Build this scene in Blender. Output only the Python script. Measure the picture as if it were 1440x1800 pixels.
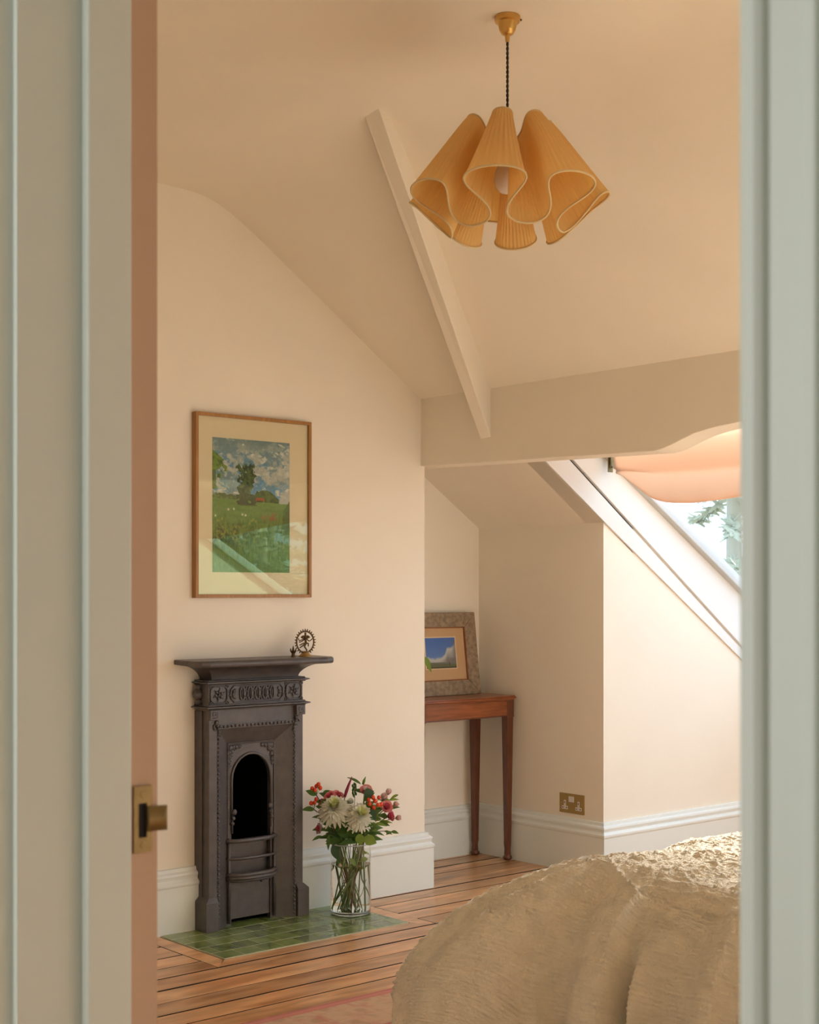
import bpy, math, random
import numpy as np
from mathutils import Vector, Matrix, noise as mnoise

for o in list(bpy.data.objects):
    bpy.data.objects.remove(o)
SC = bpy.context.scene
COL = SC.collection
random.seed(7)
PI = math.pi

# ------------------------------------------------------------------ camera
# X runs along the fireplace wall towards the eaves, Y towards the fireplace wall.
cam_d = bpy.data.cameras.new('camera')
cam = bpy.data.objects.new('camera', cam_d)
COL.objects.link(cam)
cam.location = (0, 0, 1.25)
cam.rotation_euler = (PI / 2, 0, math.atan2(-0.653, 0.757))
cam_d.sensor_fit = 'HORIZONTAL'
cam_d.sensor_width = 24.0
cam_d.lens = 24.0 * 2517 / 1440
cam_d.shift_y = 140 / 1440
cam_d.clip_start = 0.02
cam_d.dof.use_dof = True
cam_d.dof.focus_distance = 5.2
cam_d.dof.aperture_fstop = 10.0
SC.camera = cam

# ------------------------------------------------------------------ sky, sun, lights, exposure
SC.view_settings.view_transform = 'Standard'
SC.view_settings.look = 'None'
SC.view_settings.gamma = 1.0
SC.view_settings.use_curve_mapping = False
SC.view_settings.exposure = 0.34
W = bpy.data.worlds.new('overcast_sky')
SC.world = W
W.use_nodes = True
bg = W.node_tree.nodes['Background']
bg.inputs['Color'].default_value = (0.74, 0.96, 1.27, 1)
bg.inputs['Strength'].default_value = 1.62

def add_light(name, kind, loc, direction, **kw):
    d = bpy.data.lights.new(name, kind)
    o = bpy.data.objects.new(name, d)
    COL.objects.link(o)
    o.location = loc
    o.rotation_euler = Vector(direction).to_track_quat('-Z', 'Y').to_euler()
    for k, v in kw.items():
        setattr(d, k, v)
    return o

add_light('sun', 'SUN', (9, 6, 5), (-1, -0.50, -0.46), energy=12.5, angle=0.12, color=(1.0, 0.98, 0.95))
portal = add_light('window_portal', 'AREA', (5.42, 1.65, 1.50), (-0.62, 0, -1), shape='RECTANGLE')
portal.rotation_euler = (0, math.atan(0.62) + 0.0, 0)
portal.data.size = 2.2
portal.data.size_y = 5.1
portal.data.cycles.is_portal = True
portal2 = add_light('fill_window_portal', 'AREA', (3.8, -0.98, 1.5), (0, 1, 0), shape='RECTANGLE', size=1.7, size_y=1.5)  # portal of the unseen end window that is added for fill
portal2.data.cycles.is_portal = True
# assumed daylight: bare unseen area lamp on the landing, no window is built
add_light('assumed_landing_daylight', 'AREA', (-1.35, 1.45, 1.5), (1, 0.0, -0.05), shape='RECTANGLE', size=1.1, size_y=1.5,
          energy=18.0, color=(0.93, 0.99, 0.97))

# ------------------------------------------------------------------ materials
def lin(r, g, b):
    f = lambda c: (c / 255 / 12.92) if c / 255 <= 0.04045 else ((c / 255 + 0.055) / 1.055) ** 2.4
    return (f(r), f(g), f(b), 1.0)

MATS = {}
def mat(name, col=(0.8, 0.8, 0.8), rough=0.5, metal=0.0, spec=0.5, noise_scale=None, var=0.0, bump=0.0, bump_scale=60.0,
        stretch=(1, 1, 1), sheen=0.0, coat=0.0, trans=0.0, obj_var=0.0, sub=0.0, attr=None):
    if name in MATS:
        return MATS[name]
    m = bpy.data.materials.new(name)
    m.use_nodes = True
    nt = m.node_tree
    N, L = nt.nodes, nt.links
    b = N['Principled BSDF']
    col = tuple(col[:3]) + (1.0,)
    b.inputs['Base Color'].default_value = col
    b.inputs['Roughness'].default_value = rough
    b.inputs['Metallic'].default_value = metal
    b.inputs['Specular IOR Level'].default_value = spec
    b.inputs['Sheen Weight'].default_value = sheen
    b.inputs['Coat Weight'].default_value = coat
    b.inputs['Coat Roughness'].default_value = 0.15
    b.inputs['Transmission Weight'].default_value = trans
    src = None
    tc = N.new('ShaderNodeTexCoord')
    mp = N.new('ShaderNodeMapping')
    mp.inputs['Scale'].default_value = stretch
    L.new(tc.outputs['Object'], mp.inputs['Vector'])
    if attr:
        a = N.new('ShaderNodeAttribute')
        a.attribute_name = attr
        src = a.outputs['Color']
    if noise_scale and var > 0:
        n = N.new('ShaderNodeTexNoise')
        n.inputs['Scale'].default_value = noise_scale
        n.inputs['Detail'].default_value = 5
        L.new(mp.outputs[0], n.inputs['Vector'])
        mr = N.new('ShaderNodeMapRange')
        mr.inputs['From Min'].default_value = 0.25
        mr.inputs['From Max'].default_value = 0.75
        mr.inputs['To Min'].default_value = 1 - var
        mr.inputs['To Max'].default_value = 1 + var
        L.new(n.outputs['Fac'], mr.inputs['Value'])
        mx = N.new('ShaderNodeMix')
        mx.data_type = 'RGBA'
        mx.blend_type = 'MULTIPLY'
        mx.inputs[0].default_value = 1
        if src:
            L.new(src, mx.inputs[6])
        else:
            mx.inputs[6].default_value = col
        L.new(mr.outputs[0], mx.inputs[7])
        src = mx.outputs[2]
    if obj_var > 0:
        oi = N.new('ShaderNodeObjectInfo')
        mr = N.new('ShaderNodeMapRange')
        mr.inputs['To Min'].default_value = 1 - obj_var
        mr.inputs['To Max'].default_value = 1 + obj_var
        L.new(oi.outputs['Random'], mr.inputs['Value'])
        mx = N.new('ShaderNodeMix')
        mx.data_type = 'RGBA'
        mx.blend_type = 'MULTIPLY'
        mx.inputs[0].default_value = 1
        if src:
            L.new(src, mx.inputs[6])
        else:
            mx.inputs[6].default_value = col
        L.new(mr.outputs[0], mx.inputs[7])
        src = mx.outputs[2]
    if src:
        L.new(src, b.inputs['Base Color'])
    if bump > 0:
        n = N.new('ShaderNodeTexNoise')
        n.inputs['Scale'].default_value = bump_scale
        n.inputs['Detail'].default_value = 4
        L.new(mp.outputs[0], n.inputs['Vector'])
        bp = N.new('ShaderNodeBump')
        bp.inputs['Strength'].default_value = bump
        bp.inputs['Distance'].default_value = 0.004
        L.new(n.outputs['Fac'], bp.inputs['Height'])
        L.new(bp.outputs[0], b.inputs['Normal'])
    MATS[name] = m
    return m

def thin_mat(name, front, trans_col, weight, rough=0.7):
    """diffuse + translucent mix for leaves, petals and cloth that light shines through"""
    m = bpy.data.materials.new(name)
    m.use_nodes = True
    N, L = m.node_tree.nodes, m.node_tree.links
    b = N['Principled BSDF']
    b.inputs['Base Color'].default_value = tuple(front[:3]) + (1,)
    b.inputs['Roughness'].default_value = rough
    b.inputs['Specular IOR Level'].default_value = 0.3
    t = N.new('ShaderNodeBsdfTranslucent')
    t.inputs['Color'].default_value = tuple(trans_col[:3]) + (1,)
    mx = N.new('ShaderNodeMixShader')
    mx.inputs[0].default_value = weight
    L.new(b.outputs[0], mx.inputs[1])
    L.new(t.outputs[0], mx.inputs[2])
    L.new(mx.outputs[0], N['Material Output'].inputs['Surface'])
    MATS[name] = m
    return m

def pane_mat(name, tint=(1, 1, 1), gloss=(1, 1, 1), rough=0.0, ior=1.45, boost=1.0):
    """thin pane of glass: clear with a fresnel reflection"""
    m = bpy.data.materials.new(name)
    m.use_nodes = True
    N, L = m.node_tree.nodes, m.node_tree.links
    N.remove(N['Principled BSDF'])
    t = N.new('ShaderNodeBsdfTransparent')
    t.inputs['Color'].default_value = tuple(tint) + (1,)
    g = N.new('ShaderNodeBsdfGlossy')
    g.inputs['Color'].default_value = tuple(gloss) + (1,)
    g.inputs['Roughness'].default_value = rough
    f = N.new('ShaderNodeFresnel')
    # the same reflectance from both sides of the sheet
    ge = N.new('ShaderNodeNewGeometry')
    io = N.new('ShaderNodeMapRange')
    io.inputs['To Min'].default_value = ior
    io.inputs['To Max'].default_value = 1 / ior
    L.new(ge.outputs['Backfacing'], io.inputs['Value'])
    L.new(io.outputs[0], f.inputs['IOR'])
    mu = N.new('ShaderNodeMath')
    mu.operation = 'MULTIPLY'
    mu.use_clamp = True
    mu.inputs[1].default_value = boost
    L.new(f.outputs[0], mu.inputs[0])
    mx = N.new('ShaderNodeMixShader')
    L.new(mu.outputs[0], mx.inputs[0])
    L.new(t.outputs[0], mx.inputs[1])
    L.new(g.outputs[0], mx.inputs[2])
    L.new(mx.outputs[0], N['Material Output'].inputs['Surface'])
    MATS[name] = m
    return m

PINK = (0.93, 0.832, 0.69)
M_wall = mat('plaster_pink_paint', PINK, 0.85, spec=0.15, noise_scale=3, var=0.02, bump=0.08, bump_scale=90)
M_ceil = M_wall
M_trim = mat('room_white_gloss', (0.85, 0.86, 0.80), 0.35, spec=0.4, bump=0.03, bump_scale=30)
M_hallwhite = mat('landing_eggshell', (0.72, 0.755, 0.70), 0.4, spec=0.35, bump=0.03, bump_scale=25)
M_hallwall = mat('landing_wall_paint', (0.7, 0.7, 0.66), 0.8)
M_jamb = mat('jamb_pink_paint', (0.62, 0.42, 0.29), 0.5, spec=0.3)
M_winwhite = mat('window_white_paint', (0.83, 0.79, 0.74), 0.45, spec=0.35)
M_frame_grey = mat('window_frame_grey', (0.62, 0.62, 0.6), 0.4)
M_iron = mat('blackened_cast_iron', (0.088, 0.075, 0.072), 0.38, spec=0.6, noise_scale=25, var=0.25, bump=0.25, bump_scale=220)
M_soot = mat('soot', (0.006, 0.005, 0.005), 0.95, spec=0.05)
M_tile = mat('green_glazed_tile', (0.20, 0.255, 0.075), 0.12, spec=0.6, noise_scale=14, var=0.35, obj_var=0.28, bump=0.06, bump_scale=30)
M_grout = mat('cream_grout', (0.66, 0.60, 0.38), 0.9)
M_oak = mat('oak_frame', (0.40, 0.185, 0.05), 0.4, noise_scale=8, var=0.2, stretch=(12, 12, 1))
M_matboard = mat('cream_mat_board', (0.90, 0.70, 0.49), 0.9, spec=0.1)
M_brass = mat('brass', (0.62, 0.38, 0.12), 0.28, metal=1.0, noise_scale=20, var=0.15)
M_brass_dull = mat('aged_brass', (0.26, 0.185, 0.08), 0.45, metal=0.7, noise_scale=40, var=0.25)
M_bronze = mat('antique_bronze', (0.13, 0.075, 0.03), 0.42, metal=0.8, noise_scale=60, var=0.3)
M_gold = mat('worn_gold_base', (0.42, 0.26, 0.09), 0.45, metal=0.6)
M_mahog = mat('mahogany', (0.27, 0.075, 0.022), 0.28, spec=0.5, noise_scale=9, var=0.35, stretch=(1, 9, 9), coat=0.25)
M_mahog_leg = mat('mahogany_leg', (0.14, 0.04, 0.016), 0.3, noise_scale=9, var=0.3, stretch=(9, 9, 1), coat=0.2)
M_flex = mat('brown_fabric_flex', (0.035, 0.02, 0.01), 0.8)
M_black = mat('dark_void', (0.01, 0.008, 0.008), 0.8)
M_white_plastic = mat('white_plastic', (0.75, 0.68, 0.6), 0.4)
M_bulb = mat('opal_bulb', (0.85, 0.75, 0.68), 0.25, spec=0.5)
M_silver = mat('distressed_silver_frame', (0.31, 0.22, 0.135), 0.6, metal=0.1, noise_scale=45, var=0.45, bump=0.5, bump_scale=120)
M_gilt = mat('peach_mat', (0.66, 0.40, 0.19), 0.6)
M_paint_vc = mat('painted_canvas', rough=0.75, spec=0.2, attr='paint')
M_rug = mat('rug_pile', rough=0.95, spec=0.05, attr='paint', sheen=0.2, bump=0.5, bump_scale=350)
M_stem = mat('flower_stem_green', (0.13, 0.22, 0.05), 0.5)
M_bark = mat('twig_brown', (0.09, 0.035, 0.02), 0.7)
M_leaf = thin_mat('leaf_green', (0.10, 0.18, 0.05), (0.2, 0.34, 0.05), 0.3, 0.4)
M_leaf_light = thin_mat('leaf_yellow_green', (0.22, 0.33, 0.065), (0.4, 0.52, 0.08), 0.3, 0.45)
M_leaf_blue = thin_mat('leaf_blue_green', (0.06, 0.12, 0.065), (0.09, 0.17, 0.06), 0.2, 0.5)
M_petal_white = thin_mat('petal_white', (0.86, 0.83, 0.70), (0.85, 0.82, 0.62), 0.3)
M_petal_lime = thin_mat('petal_lime', (0.80, 0.80, 0.38), (0.8, 0.82, 0.35), 0.3)
M_petal_pink = thin_mat('petal_coral_pink', (0.86, 0.34, 0.30), (0.9, 0.36, 0.3), 0.35)
M_petal_rose = thin_mat('petal_deep_rose', (0.68, 0.13, 0.18), (0.75, 0.15, 0.18), 0.35)
M_petal_pale = thin_mat('petal_pale_pink', (0.84, 0.60, 0.54), (0.85, 0.6, 0.52), 0.35)
M_berry = mat('red_berry', (0.72, 0.07, 0.02), 0.22, spec=0.5)
M_spike = mat('magenta_spike', (0.28, 0.03, 0.06), 0.8, bump=0.6, bump_scale=200)
M_shade = thin_mat('pleated_straw_silk', (0.90, 0.62, 0.25), (0.92, 0.58, 0.19), 0.40, 0.8)
M_piping = thin_mat('pale_piping', (0.82, 0.62, 0.33), (0.8, 0.6, 0.3), 0.1, 0.8)
M_blind = thin_mat('peach_linen', (0.84, 0.67, 0.54), (0.86, 0.60, 0.45), 0.28, 0.9)
M_throw = mat('cream_boucle', (0.90, 0.79, 0.60), 0.95, spec=0.1, sheen=0.3, noise_scale=25, var=0.08, bump=0.6, bump_scale=260)
M_mattress = mat('white_cotton', (0.75, 0.72, 0.66), 0.9)
M_bedwood = mat('dark_bed_wood', (0.12, 0.06, 0.03), 0.5)
M_winglass = pane_mat('window_glass', (0.97, 0.99, 0.98))
M_picglass = pane_mat('coated_picture_glass', (0.97, 0.98, 0.97), (0.66, 1.0, 0.70), 0.0, 1.45, 1.25)
M_picglass2 = pane_mat('plain_picture_glass', (0.98, 0.98, 0.98))
M_vase = pane_mat('vase_glass', (0.975, 0.985, 0.975), (1, 1, 1), 0.0, 1.5, 1.6)
M_lawn = mat('lawn', (0.06, 0.10, 0.03), 0.9)
M_trunk = mat('haze_paled_bark', (0.52, 0.48, 0.38), 0.9)  # bark lightened too, so it looks washed out by outdoor glare
M_needle = mat('haze_paled_needles', (0.48, 0.50, 0.36), 0.8)  # outdoor haze and overexposure are put into this pale colour
M_pot = mat('terracotta_pot', (0.4, 0.18, 0.09), 0.8)

def floor_mat():
    m = bpy.data.materials.new('stained_pine_board')
    m.use_nodes = True
    N, L = m.node_tree.nodes, m.node_tree.links
    b = N['Principled BSDF']
    b.inputs['Roughness'].default_value = 0.3
    b.inputs['Specular IOR Level'].default_value = 0.45
    tc = N.new('ShaderNodeTexCoord')
    oi = N.new('ShaderNodeObjectInfo')
    ad = N.new('ShaderNodeVectorMath')
    ad.operation = 'ADD'
    sc = N.new('ShaderNodeVectorMath')
    sc.operation = 'SCALE'
    sc.inputs[0].default_value = (7.3, 3.1, 0)
    L.new(oi.outputs['Random'], sc.inputs['Scale'])
    L.new(tc.outputs['Object'], ad.inputs[0])
    L.new(sc.outputs[0], ad.inputs[1])
    mp = N.new('ShaderNodeMapping')
    mp.inputs['Scale'].default_value = (2.6, 15, 1)
    L.new(ad.outputs[0], mp.inputs['Vector'])
    n1 = N.new('ShaderNodeTexNoise')
    n1.inputs['Scale'].default_value = 1.4
    n1.inputs['Detail'].default_value = 8
    n1.inputs['Distortion'].default_value = 0.6
    L.new(mp.outputs[0], n1.inputs['Vector'])
    cr = N.new('ShaderNodeValToRGB')
    cr.color_ramp.elements[0].position = 0.26
    cr.color_ramp.elements[0].color = (0.48, 0.20, 0.075, 1)
    cr.color_ramp.elements[1].position = 0.80
    cr.color_ramp.elements[1].color = (0.90, 0.57, 0.30, 1)
    e = cr.color_ramp.elements.new(0.5)
    e.color = (0.75, 0.39, 0.17, 1)
    L.new(n1.outputs['Fac'], cr.inputs[0])
    mp2 = N.new('ShaderNodeMapping')
    mp2.inputs['Scale'].default_value = (3.5, 9, 1)
    L.new(ad.outputs[0], mp2.inputs['Vector'])
    n2 = N.new('ShaderNodeTexNoise')
    n2.inputs['Scale'].default_value = 1.2
    n2.inputs['Detail'].default_value = 3
    L.new(mp2.outputs[0], n2.inputs['Vector'])
    mr = N.new('ShaderNodeMapRange')
    mr.inputs['From Min'].default_value = 0.3
    mr.inputs['From Max'].default_value = 0.7
    mr.inputs['To Min'].default_value = 0.72
    mr.inputs['To Max'].default_value = 1.18
    L.new(n2.outputs['Fac'], mr.inputs['Value'])
    mr2 = N.new('ShaderNodeMapRange')
    mr2.inputs['To Min'].default_value = 0.8
    mr2.inputs['To Max'].default_value = 1.22
    L.new(oi.outputs['Random'], mr2.inputs['Value'])
    mm = N.new('ShaderNodeMath')
    mm.operation = 'MULTIPLY'
    L.new(mr.outputs[0], mm.inputs[0])
    L.new(mr2.outputs[0], mm.inputs[1])
    mx = N.new('ShaderNodeMix')
    mx.data_type = 'RGBA'
    mx.blend_type = 'MULTIPLY'
    mx.inputs[0].default_value = 1
    L.new(cr.outputs[0], mx.inputs[6])
    L.new(mm.outputs[0], mx.inputs[7])
    L.new(mx.outputs[2], b.inputs['Base Color'])
    bp = N.new('ShaderNodeBump')
    bp.inputs['Strength'].default_value = 0.12
    bp.inputs['Distance'].default_value = 0.003
    L.new(n1.outputs['Fac'], bp.inputs['Height'])
    L.new(bp.outputs[0], b.inputs['Normal'])
    return m
M_floor = floor_mat()
M_underfloor = mat('subfloor_grime_shade', (0.02, 0.012, 0.008), 0.9)  # near-black: grime plus the shade of the gaps, put into the colour

# ------------------------------------------------------------------ mesh helpers
class MB:
    def __init__(s):
        s.v, s.f = [], []
    def add(s, vs, fs):
        o = len(s.v)
        s.v += [tuple(p) for p in vs]
        s.f += [tuple(i + o for i in f) for f in fs]
        return s
    def box(s, x0, x1, y0, y1, z0, z1):
        vs = [(x, y, z) for z in (z0, z1) for x, y in ((x0, y0), (x1, y0), (x1, y1), (x0, y1))]
        return s.add(vs, [(3, 2, 1, 0), (4, 5, 6, 7), (0, 1, 5, 4), (1, 2, 6, 5), (2, 3, 7, 6), (3, 0, 4, 7)])
    def prism(s, poly, vec):
        n = len(poly)
        a = [Vector(p) for p in poly]
        b = [p + Vector(vec) for p in a]
        fs = [tuple(range(n))[::-1], tuple(range(n, 2 * n))]
        fs += [(i, (i + 1) % n, n + (i + 1) % n, n + i) for i in range(n)]
        return s.add(a + b, fs)
    def hexa(s, q):
        return s.add(q, [(3, 2, 1, 0), (4, 5, 6, 7), (0, 1, 5, 4), (1, 2, 6, 5), (2, 3, 7, 6), (3, 0, 4, 7)])
    def tube(s, path, r, n=8, cap=True, closed=False):
        P = [Vector(p) for p in path]
        m = len(P)
        rr = r if isinstance(r, (list, tuple)) else [r] * m
        rings = []
        up = None
        for i in range(m):
            if closed:
                t = P[(i + 1) % m] - P[i - 1]
            else:
                t = P[min(i + 1, m - 1)] - P[max(i - 1, 0)]
            t.normalize()
            if up is None:
                up = t.orthogonal().normalized()
            up = (up - t * up.dot(t))
            if up.length < 1e-6:
                up = t.orthogonal()
            up.normalize()
            w = t.cross(up)
            rings.append([P[i] + (up * math.cos(2 * PI * k / n) + w * math.sin(2 * PI * k / n)) * rr[i] for k in range(n)])
        vs = [p for r_ in rings for p in r_]
        fs = []
        for i in range(m if closed else m - 1):
            j = (i + 1) % m
            for k in range(n):
                fs.append((i * n + k, i * n + (k + 1) % n, j * n + (k + 1) % n, j * n + k))
        if cap and not closed:
            fs.append(tuple(range(n))[::-1])
            fs.append(tuple((m - 1) * n + k for k in range(n)))
        return s.add(vs, fs)
    def lathe(s, prof, c, n=24, axis='Z'):
        vs, fs = [], []
        m = len(prof)
        for r, z in prof:
            for k in range(n):
                a = 2 * PI * k / n
                p = (r * math.cos(a), r * math.sin(a), z)
                if axis == 'Y':
                    p = (p[0], p[2], p[1])
                elif axis == 'X':
                    p = (p[2], p[0], p[1])
                vs.append((c[0] + p[0], c[1] + p[1], c[2] + p[2]))
        for i in range(m - 1):
            for k in range(n):
                fs.append((i * n + k, i * n + (k + 1) % n, (i + 1) * n + (k + 1) % n, (i + 1) * n + k))
        if prof[0][0] > 1e-6:
            fs.append(tuple(range(n))[::-1])
        if prof[-1][0] > 1e-6:
            fs.append(tuple((m - 1) * n + k for k in range(n)))
        return s.add(vs, fs)
    def sphere(s, c, r, n=10, m=6, sc=(1, 1, 1)):
        prof = [(max(math.sin(PI * i / m), 1e-5), -math.cos(PI * i / m)) for i in range(m + 1)]
        vs, fs = [], []
        for q, z in prof:
            for k in range(n):
                a = 2 * PI * k / n
                vs.append((c[0] + r * sc[0] * q * math.cos(a), c[1] + r * sc[1] * q * math.sin(a), c[2] + r * sc[2] * z))
        for i in range(m):
            for k in range(n):
                fs.append((i * n + k, i * n + (k + 1) % n, (i + 1) * n + (k + 1) % n, (i + 1) * n + k))
        return s.add(vs, fs)
    def grid(s, fn, nu, nv, closed_u=False):
        vs = [fn(i / (nu if closed_u else nu - 1), j / (nv - 1)) for j in range(nv) for i in range(nu)]
        fs = []
        for j in range(nv - 1):
            for i in range(nu if closed_u else nu - 1):
                k = (i + 1) % nu
                fs.append((j * nu + i, j * nu + k, (j + 1) * nu + k, (j + 1) * nu + i))
        return s.add(vs, fs)
    def sweep(s, prof, path):
        """profile of (offset to the right of travel, z) swept with mitred corners along XY path"""
        P = [Vector(p) for p in path]
        m = len(P)
        n = len(prof)
        vs = []
        for i in range(m):
            d0 = (P[i] - P[i - 1]).normalized() if i > 0 else None
            d1 = (P[i + 1] - P[i]).normalized() if i < m - 1 else None
            if d0 is None:
                nrm = Vector((d1.y, -d1.x))
            elif d1 is None:
                nrm = Vector((d0.y, -d0.x))
            else:
                n0, n1 = Vector((d0.y, -d0.x)), Vector((d1.y, -d1.x))
                nrm = (n0 + n1)
                nrm = nrm / nrm.dot(n0)
            for o, z in prof:
                vs.append((P[i].x + nrm.x * o, P[i].y + nrm.y * o, z))
        fs = []
        for i in range(m - 1):
            for k in range(n):
                fs.append((i * n + k, i * n + (k + 1) % n, (i + 1) * n + (k + 1) % n, (i + 1) * n + k))
        fs.append(tuple(range(n))[::-1])
        fs.append(tuple((m - 1) * n + k for k in range(n)))
        return s.add(vs, fs)

ORG = {}
def root_origin(o):
    while o is not None:
        if o.name in ORG:
            return ORG[o.name]
        o = o.parent
    return Vector((0, 0, 0))

def obj(name, mb, m, parent=None, smooth=False, bevel=0.0, solid=0.0, label=None, cat=None, group=None, kind=None, angle=None, edge=None):
    me = bpy.data.meshes.new(name)
    org = root_origin(parent) if parent else Vector((0, 0, 0))
    me.from_pydata([(p[0] - org.x, p[1] - org.y, p[2] - org.z) for p in mb.v], [], mb.f)
    me.validate()
    me.update()
    import bmesh
    bm = bmesh.new()
    bm.from_mesh(me)
    bmesh.ops.recalc_face_normals(bm, faces=bm.faces)
    bm.to_mesh(me)
    bm.free()
    me.materials.append(m)
    o = bpy.data.objects.new(name, me)
    COL.objects.link(o)
    if parent:
        o.parent = parent
    if smooth:
        me.polygons.foreach_set('use_smooth', [True] * len(me.polygons))
        if angle:
            try:
                me.set_sharp_from_angle(angle=math.radians(angle))
            except Exception:
                pass
    if solid:
        md = o.modifiers.new('solid', 'SOLIDIFY')
        md.thickness = solid
        md.offset = 0
    if bevel:
        md = o.modifiers.new('bevel', 'BEVEL')
        md.width = bevel
        md.segments = 2
        md.limit_method = 'ANGLE'
        md.angle_limit = math.radians(40)
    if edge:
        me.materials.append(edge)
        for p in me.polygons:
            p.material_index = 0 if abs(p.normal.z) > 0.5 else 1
    if label: o['label'] = label
    if cat: o['category'] = cat
    if group: o['group'] = group
    if kind: o['kind'] = kind
    return o

def thing(name, label, cat, loc=(0, 0, 0), group=None):
    o = bpy.data.objects.new(name, None)
    o.empty_display_size = 0.05
    COL.objects.link(o)
    o.location = loc
    ORG[o.name] = Vector(loc)
    o['label'] = label
    o['category'] = cat
    if group: o['group'] = group
    return o

def struct(name, mb, m, label=None, **kw):
    return obj(name, mb, m, kind='structure', label=label, **kw)

def vnoise(x, y, seed=0):
    """numpy value noise, smooth, about 0..1"""
    x = np.asarray(x, float); y = np.asarray(y, float)
    xi = np.floor(x).astype(np.int64); yi = np.floor(y).astype(np.int64)
    fx = x - xi; fy = y - yi
    fx = fx * fx * (3 - 2 * fx); fy = fy * fy * (3 - 2 * fy)
    def h(a, b):
        n = (a * 374761393 + b * 668265263 + seed * 1442695041) & 0x7fffffff
        n = ((n ^ (n >> 13)) * 1274126177) & 0x7fffffff
        return ((n ^ (n >> 16)) & 0xffff) / 65535.0
    return (h(xi, yi) * (1 - fx) + h(xi + 1, yi) * fx) * (1 - fy) + (h(xi, yi + 1) * (1 - fx) + h(xi + 1, yi + 1) * fx) * fy
def fbm(x, y, seed=0, oc=4):
    t = 0; a = 0.5; s = 0
    for k in range(oc):
        t = t + a * vnoise(np.asarray(x) * 2 ** k, np.asarray(y) * 2 ** k, seed + k); s += a; a *= 0.5
    return t / s

def painted_plane(name, p0, pu, pv, nu, nv, colfn, m, parent=None, **kw):
    """grid of faces whose print is a colour attribute; colfn(u, v) -> sRGB 0..255, v from the top"""
    p0, pu, pv = Vector(p0), Vector(pu), Vector(pv)
    mb = MB().grid(lambda u, v: p0 + pu * u + pv * v, nu, nv)
    o = obj(name, mb, m, parent, **kw)
    U, V = np.meshgrid(np.linspace(0, 1, nu), np.linspace(0, 1, nv))
    c = np.clip(colfn(U, V), 0, 255).reshape(-1, 3) / 255.0
    c = np.where(c <= 0.04045, c / 12.92, ((c + 0.055) / 1.055) ** 2.4)
    rgba = np.ones((len(c), 4), np.float32)
    rgba[:, :3] = c
    at = o.data.color_attributes.new('paint', 'FLOAT_COLOR', 'POINT')
    at.data.foreach_set('color', rgba.ravel())
    return o

# ------------------------------------------------------------------ structure
def ceil_z(x, k=0.036):
    a, b = 2.737, 2.062 - 0.657 * (x - 3.98)
    m = min(a, b)
    return m - k * math.log(math.exp(-(a - m) / k) + math.exp(-(b - m) / k))
CEIL = [(0.64, 2.737)] + [(x, ceil_z(x)) for x in np.linspace(2.2, 3.98, 40)]
YA, YB, XC, YD = 4.54, 5.0, 4.754, 4.206     # breast front, alcove back, knee wall, cheek
def roofz(x): return 2.062 - 0.657 * (x - 3.98)
def glassz(x): return 1.72 - 0.61 * (x - 4.98)
Y0, Y1W = -0.9, 1.02                          # room end, far window cheek

poly = [(x, Y0, z) for x, z in CEIL] + [(4.14, Y0, roofz(4.14))]
top = [(x, Y0, z + 0.3) for x, _, z in poly][::-1]
co = struct('ceiling', MB().prism(poly + top, (0, 6.3, 0)), M_ceil, 'pink painted attic ceiling bending down into the roof slope', smooth=True, angle=20)
# low slope over the alcove and over the room end beyond the window
a = [(4.05, YD, roofz(4.05)), (4.95, YD, roofz(4.95)), (4.95, YD, roofz(4.95) + 0.4), (4.05, YD, roofz(4.05) + 0.4)]
mb = MB().prism(a, (0, 1.2, 0))
struct('ceiling_slope', mb, M_ceil, 'pink sloping ceiling over the alcove')
# window head between the beam and the top of the roof window
struct('trim_9', MB().prism([(4.02, Y0, 1.99), (4.56, Y0, 1.985), (4.56, Y0, 2.4), (4.02, Y0, 2.4)], (0, 4.3 - Y0, 0)), M_wall, 'pink lining above the roof window')

# chimney breast with a fire opening
mb = MB()
mb.box(2.2, 2.985, YA, 5.25, 0, 2.9).box(3.185, 4.0, YA, 5.25, 0, 2.9).box(2.985, 3.185, YA, 5.25, 0.66, 2.9)
struct('wall_back', mb, M_wall, 'pink chimney breast wall behind the fireplace')
struct('trim_10', MB().box(2.985, 3.185, 4.85, 4.9, 0, 0.66), M_soot, 'sooty back of the fire opening')
struct('wall_alcove', MB().box(0.5, 2.2, YB, 5.3, 0, 2.9).box(4.0, 4.95, YB, 5.3, 0, 2.3), M_wall, 'pink back wall of the alcove behind the table')
struct('wall_knee', MB().box(XC, 4.95, YD + 0.1, 5.3, 0, 1.7), M_wall, 'pink knee wall with the brass socket')
cheek = [(XC, 0), (6.42, 0), (6.42, glassz(6.42) - 0.01), (4.50, glassz(4.50) - 0.01), (4.30, 2.03), (4.11, 2.03), (4.11, roofz(4.11)), (XC, roofz(XC))]
struct('wall_right', MB().prism([(x, YD, z) for x, z in cheek], (0, 0.1, 0)), M_wall, 'pink cheek wall under the sloping window')
struct('wall_cheek', MB().prism([(x, Y1W, z) for x, z in cheek], (0, -0.12, 0)), M_wall, 'pink cheek wall at the far end of the window')
struct('wall_eaves', MB().box(6.3, 6.42, Y0, 4.3, 0, glassz(6.42)), M_wall, 'low pink wall below the sloping window')
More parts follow.
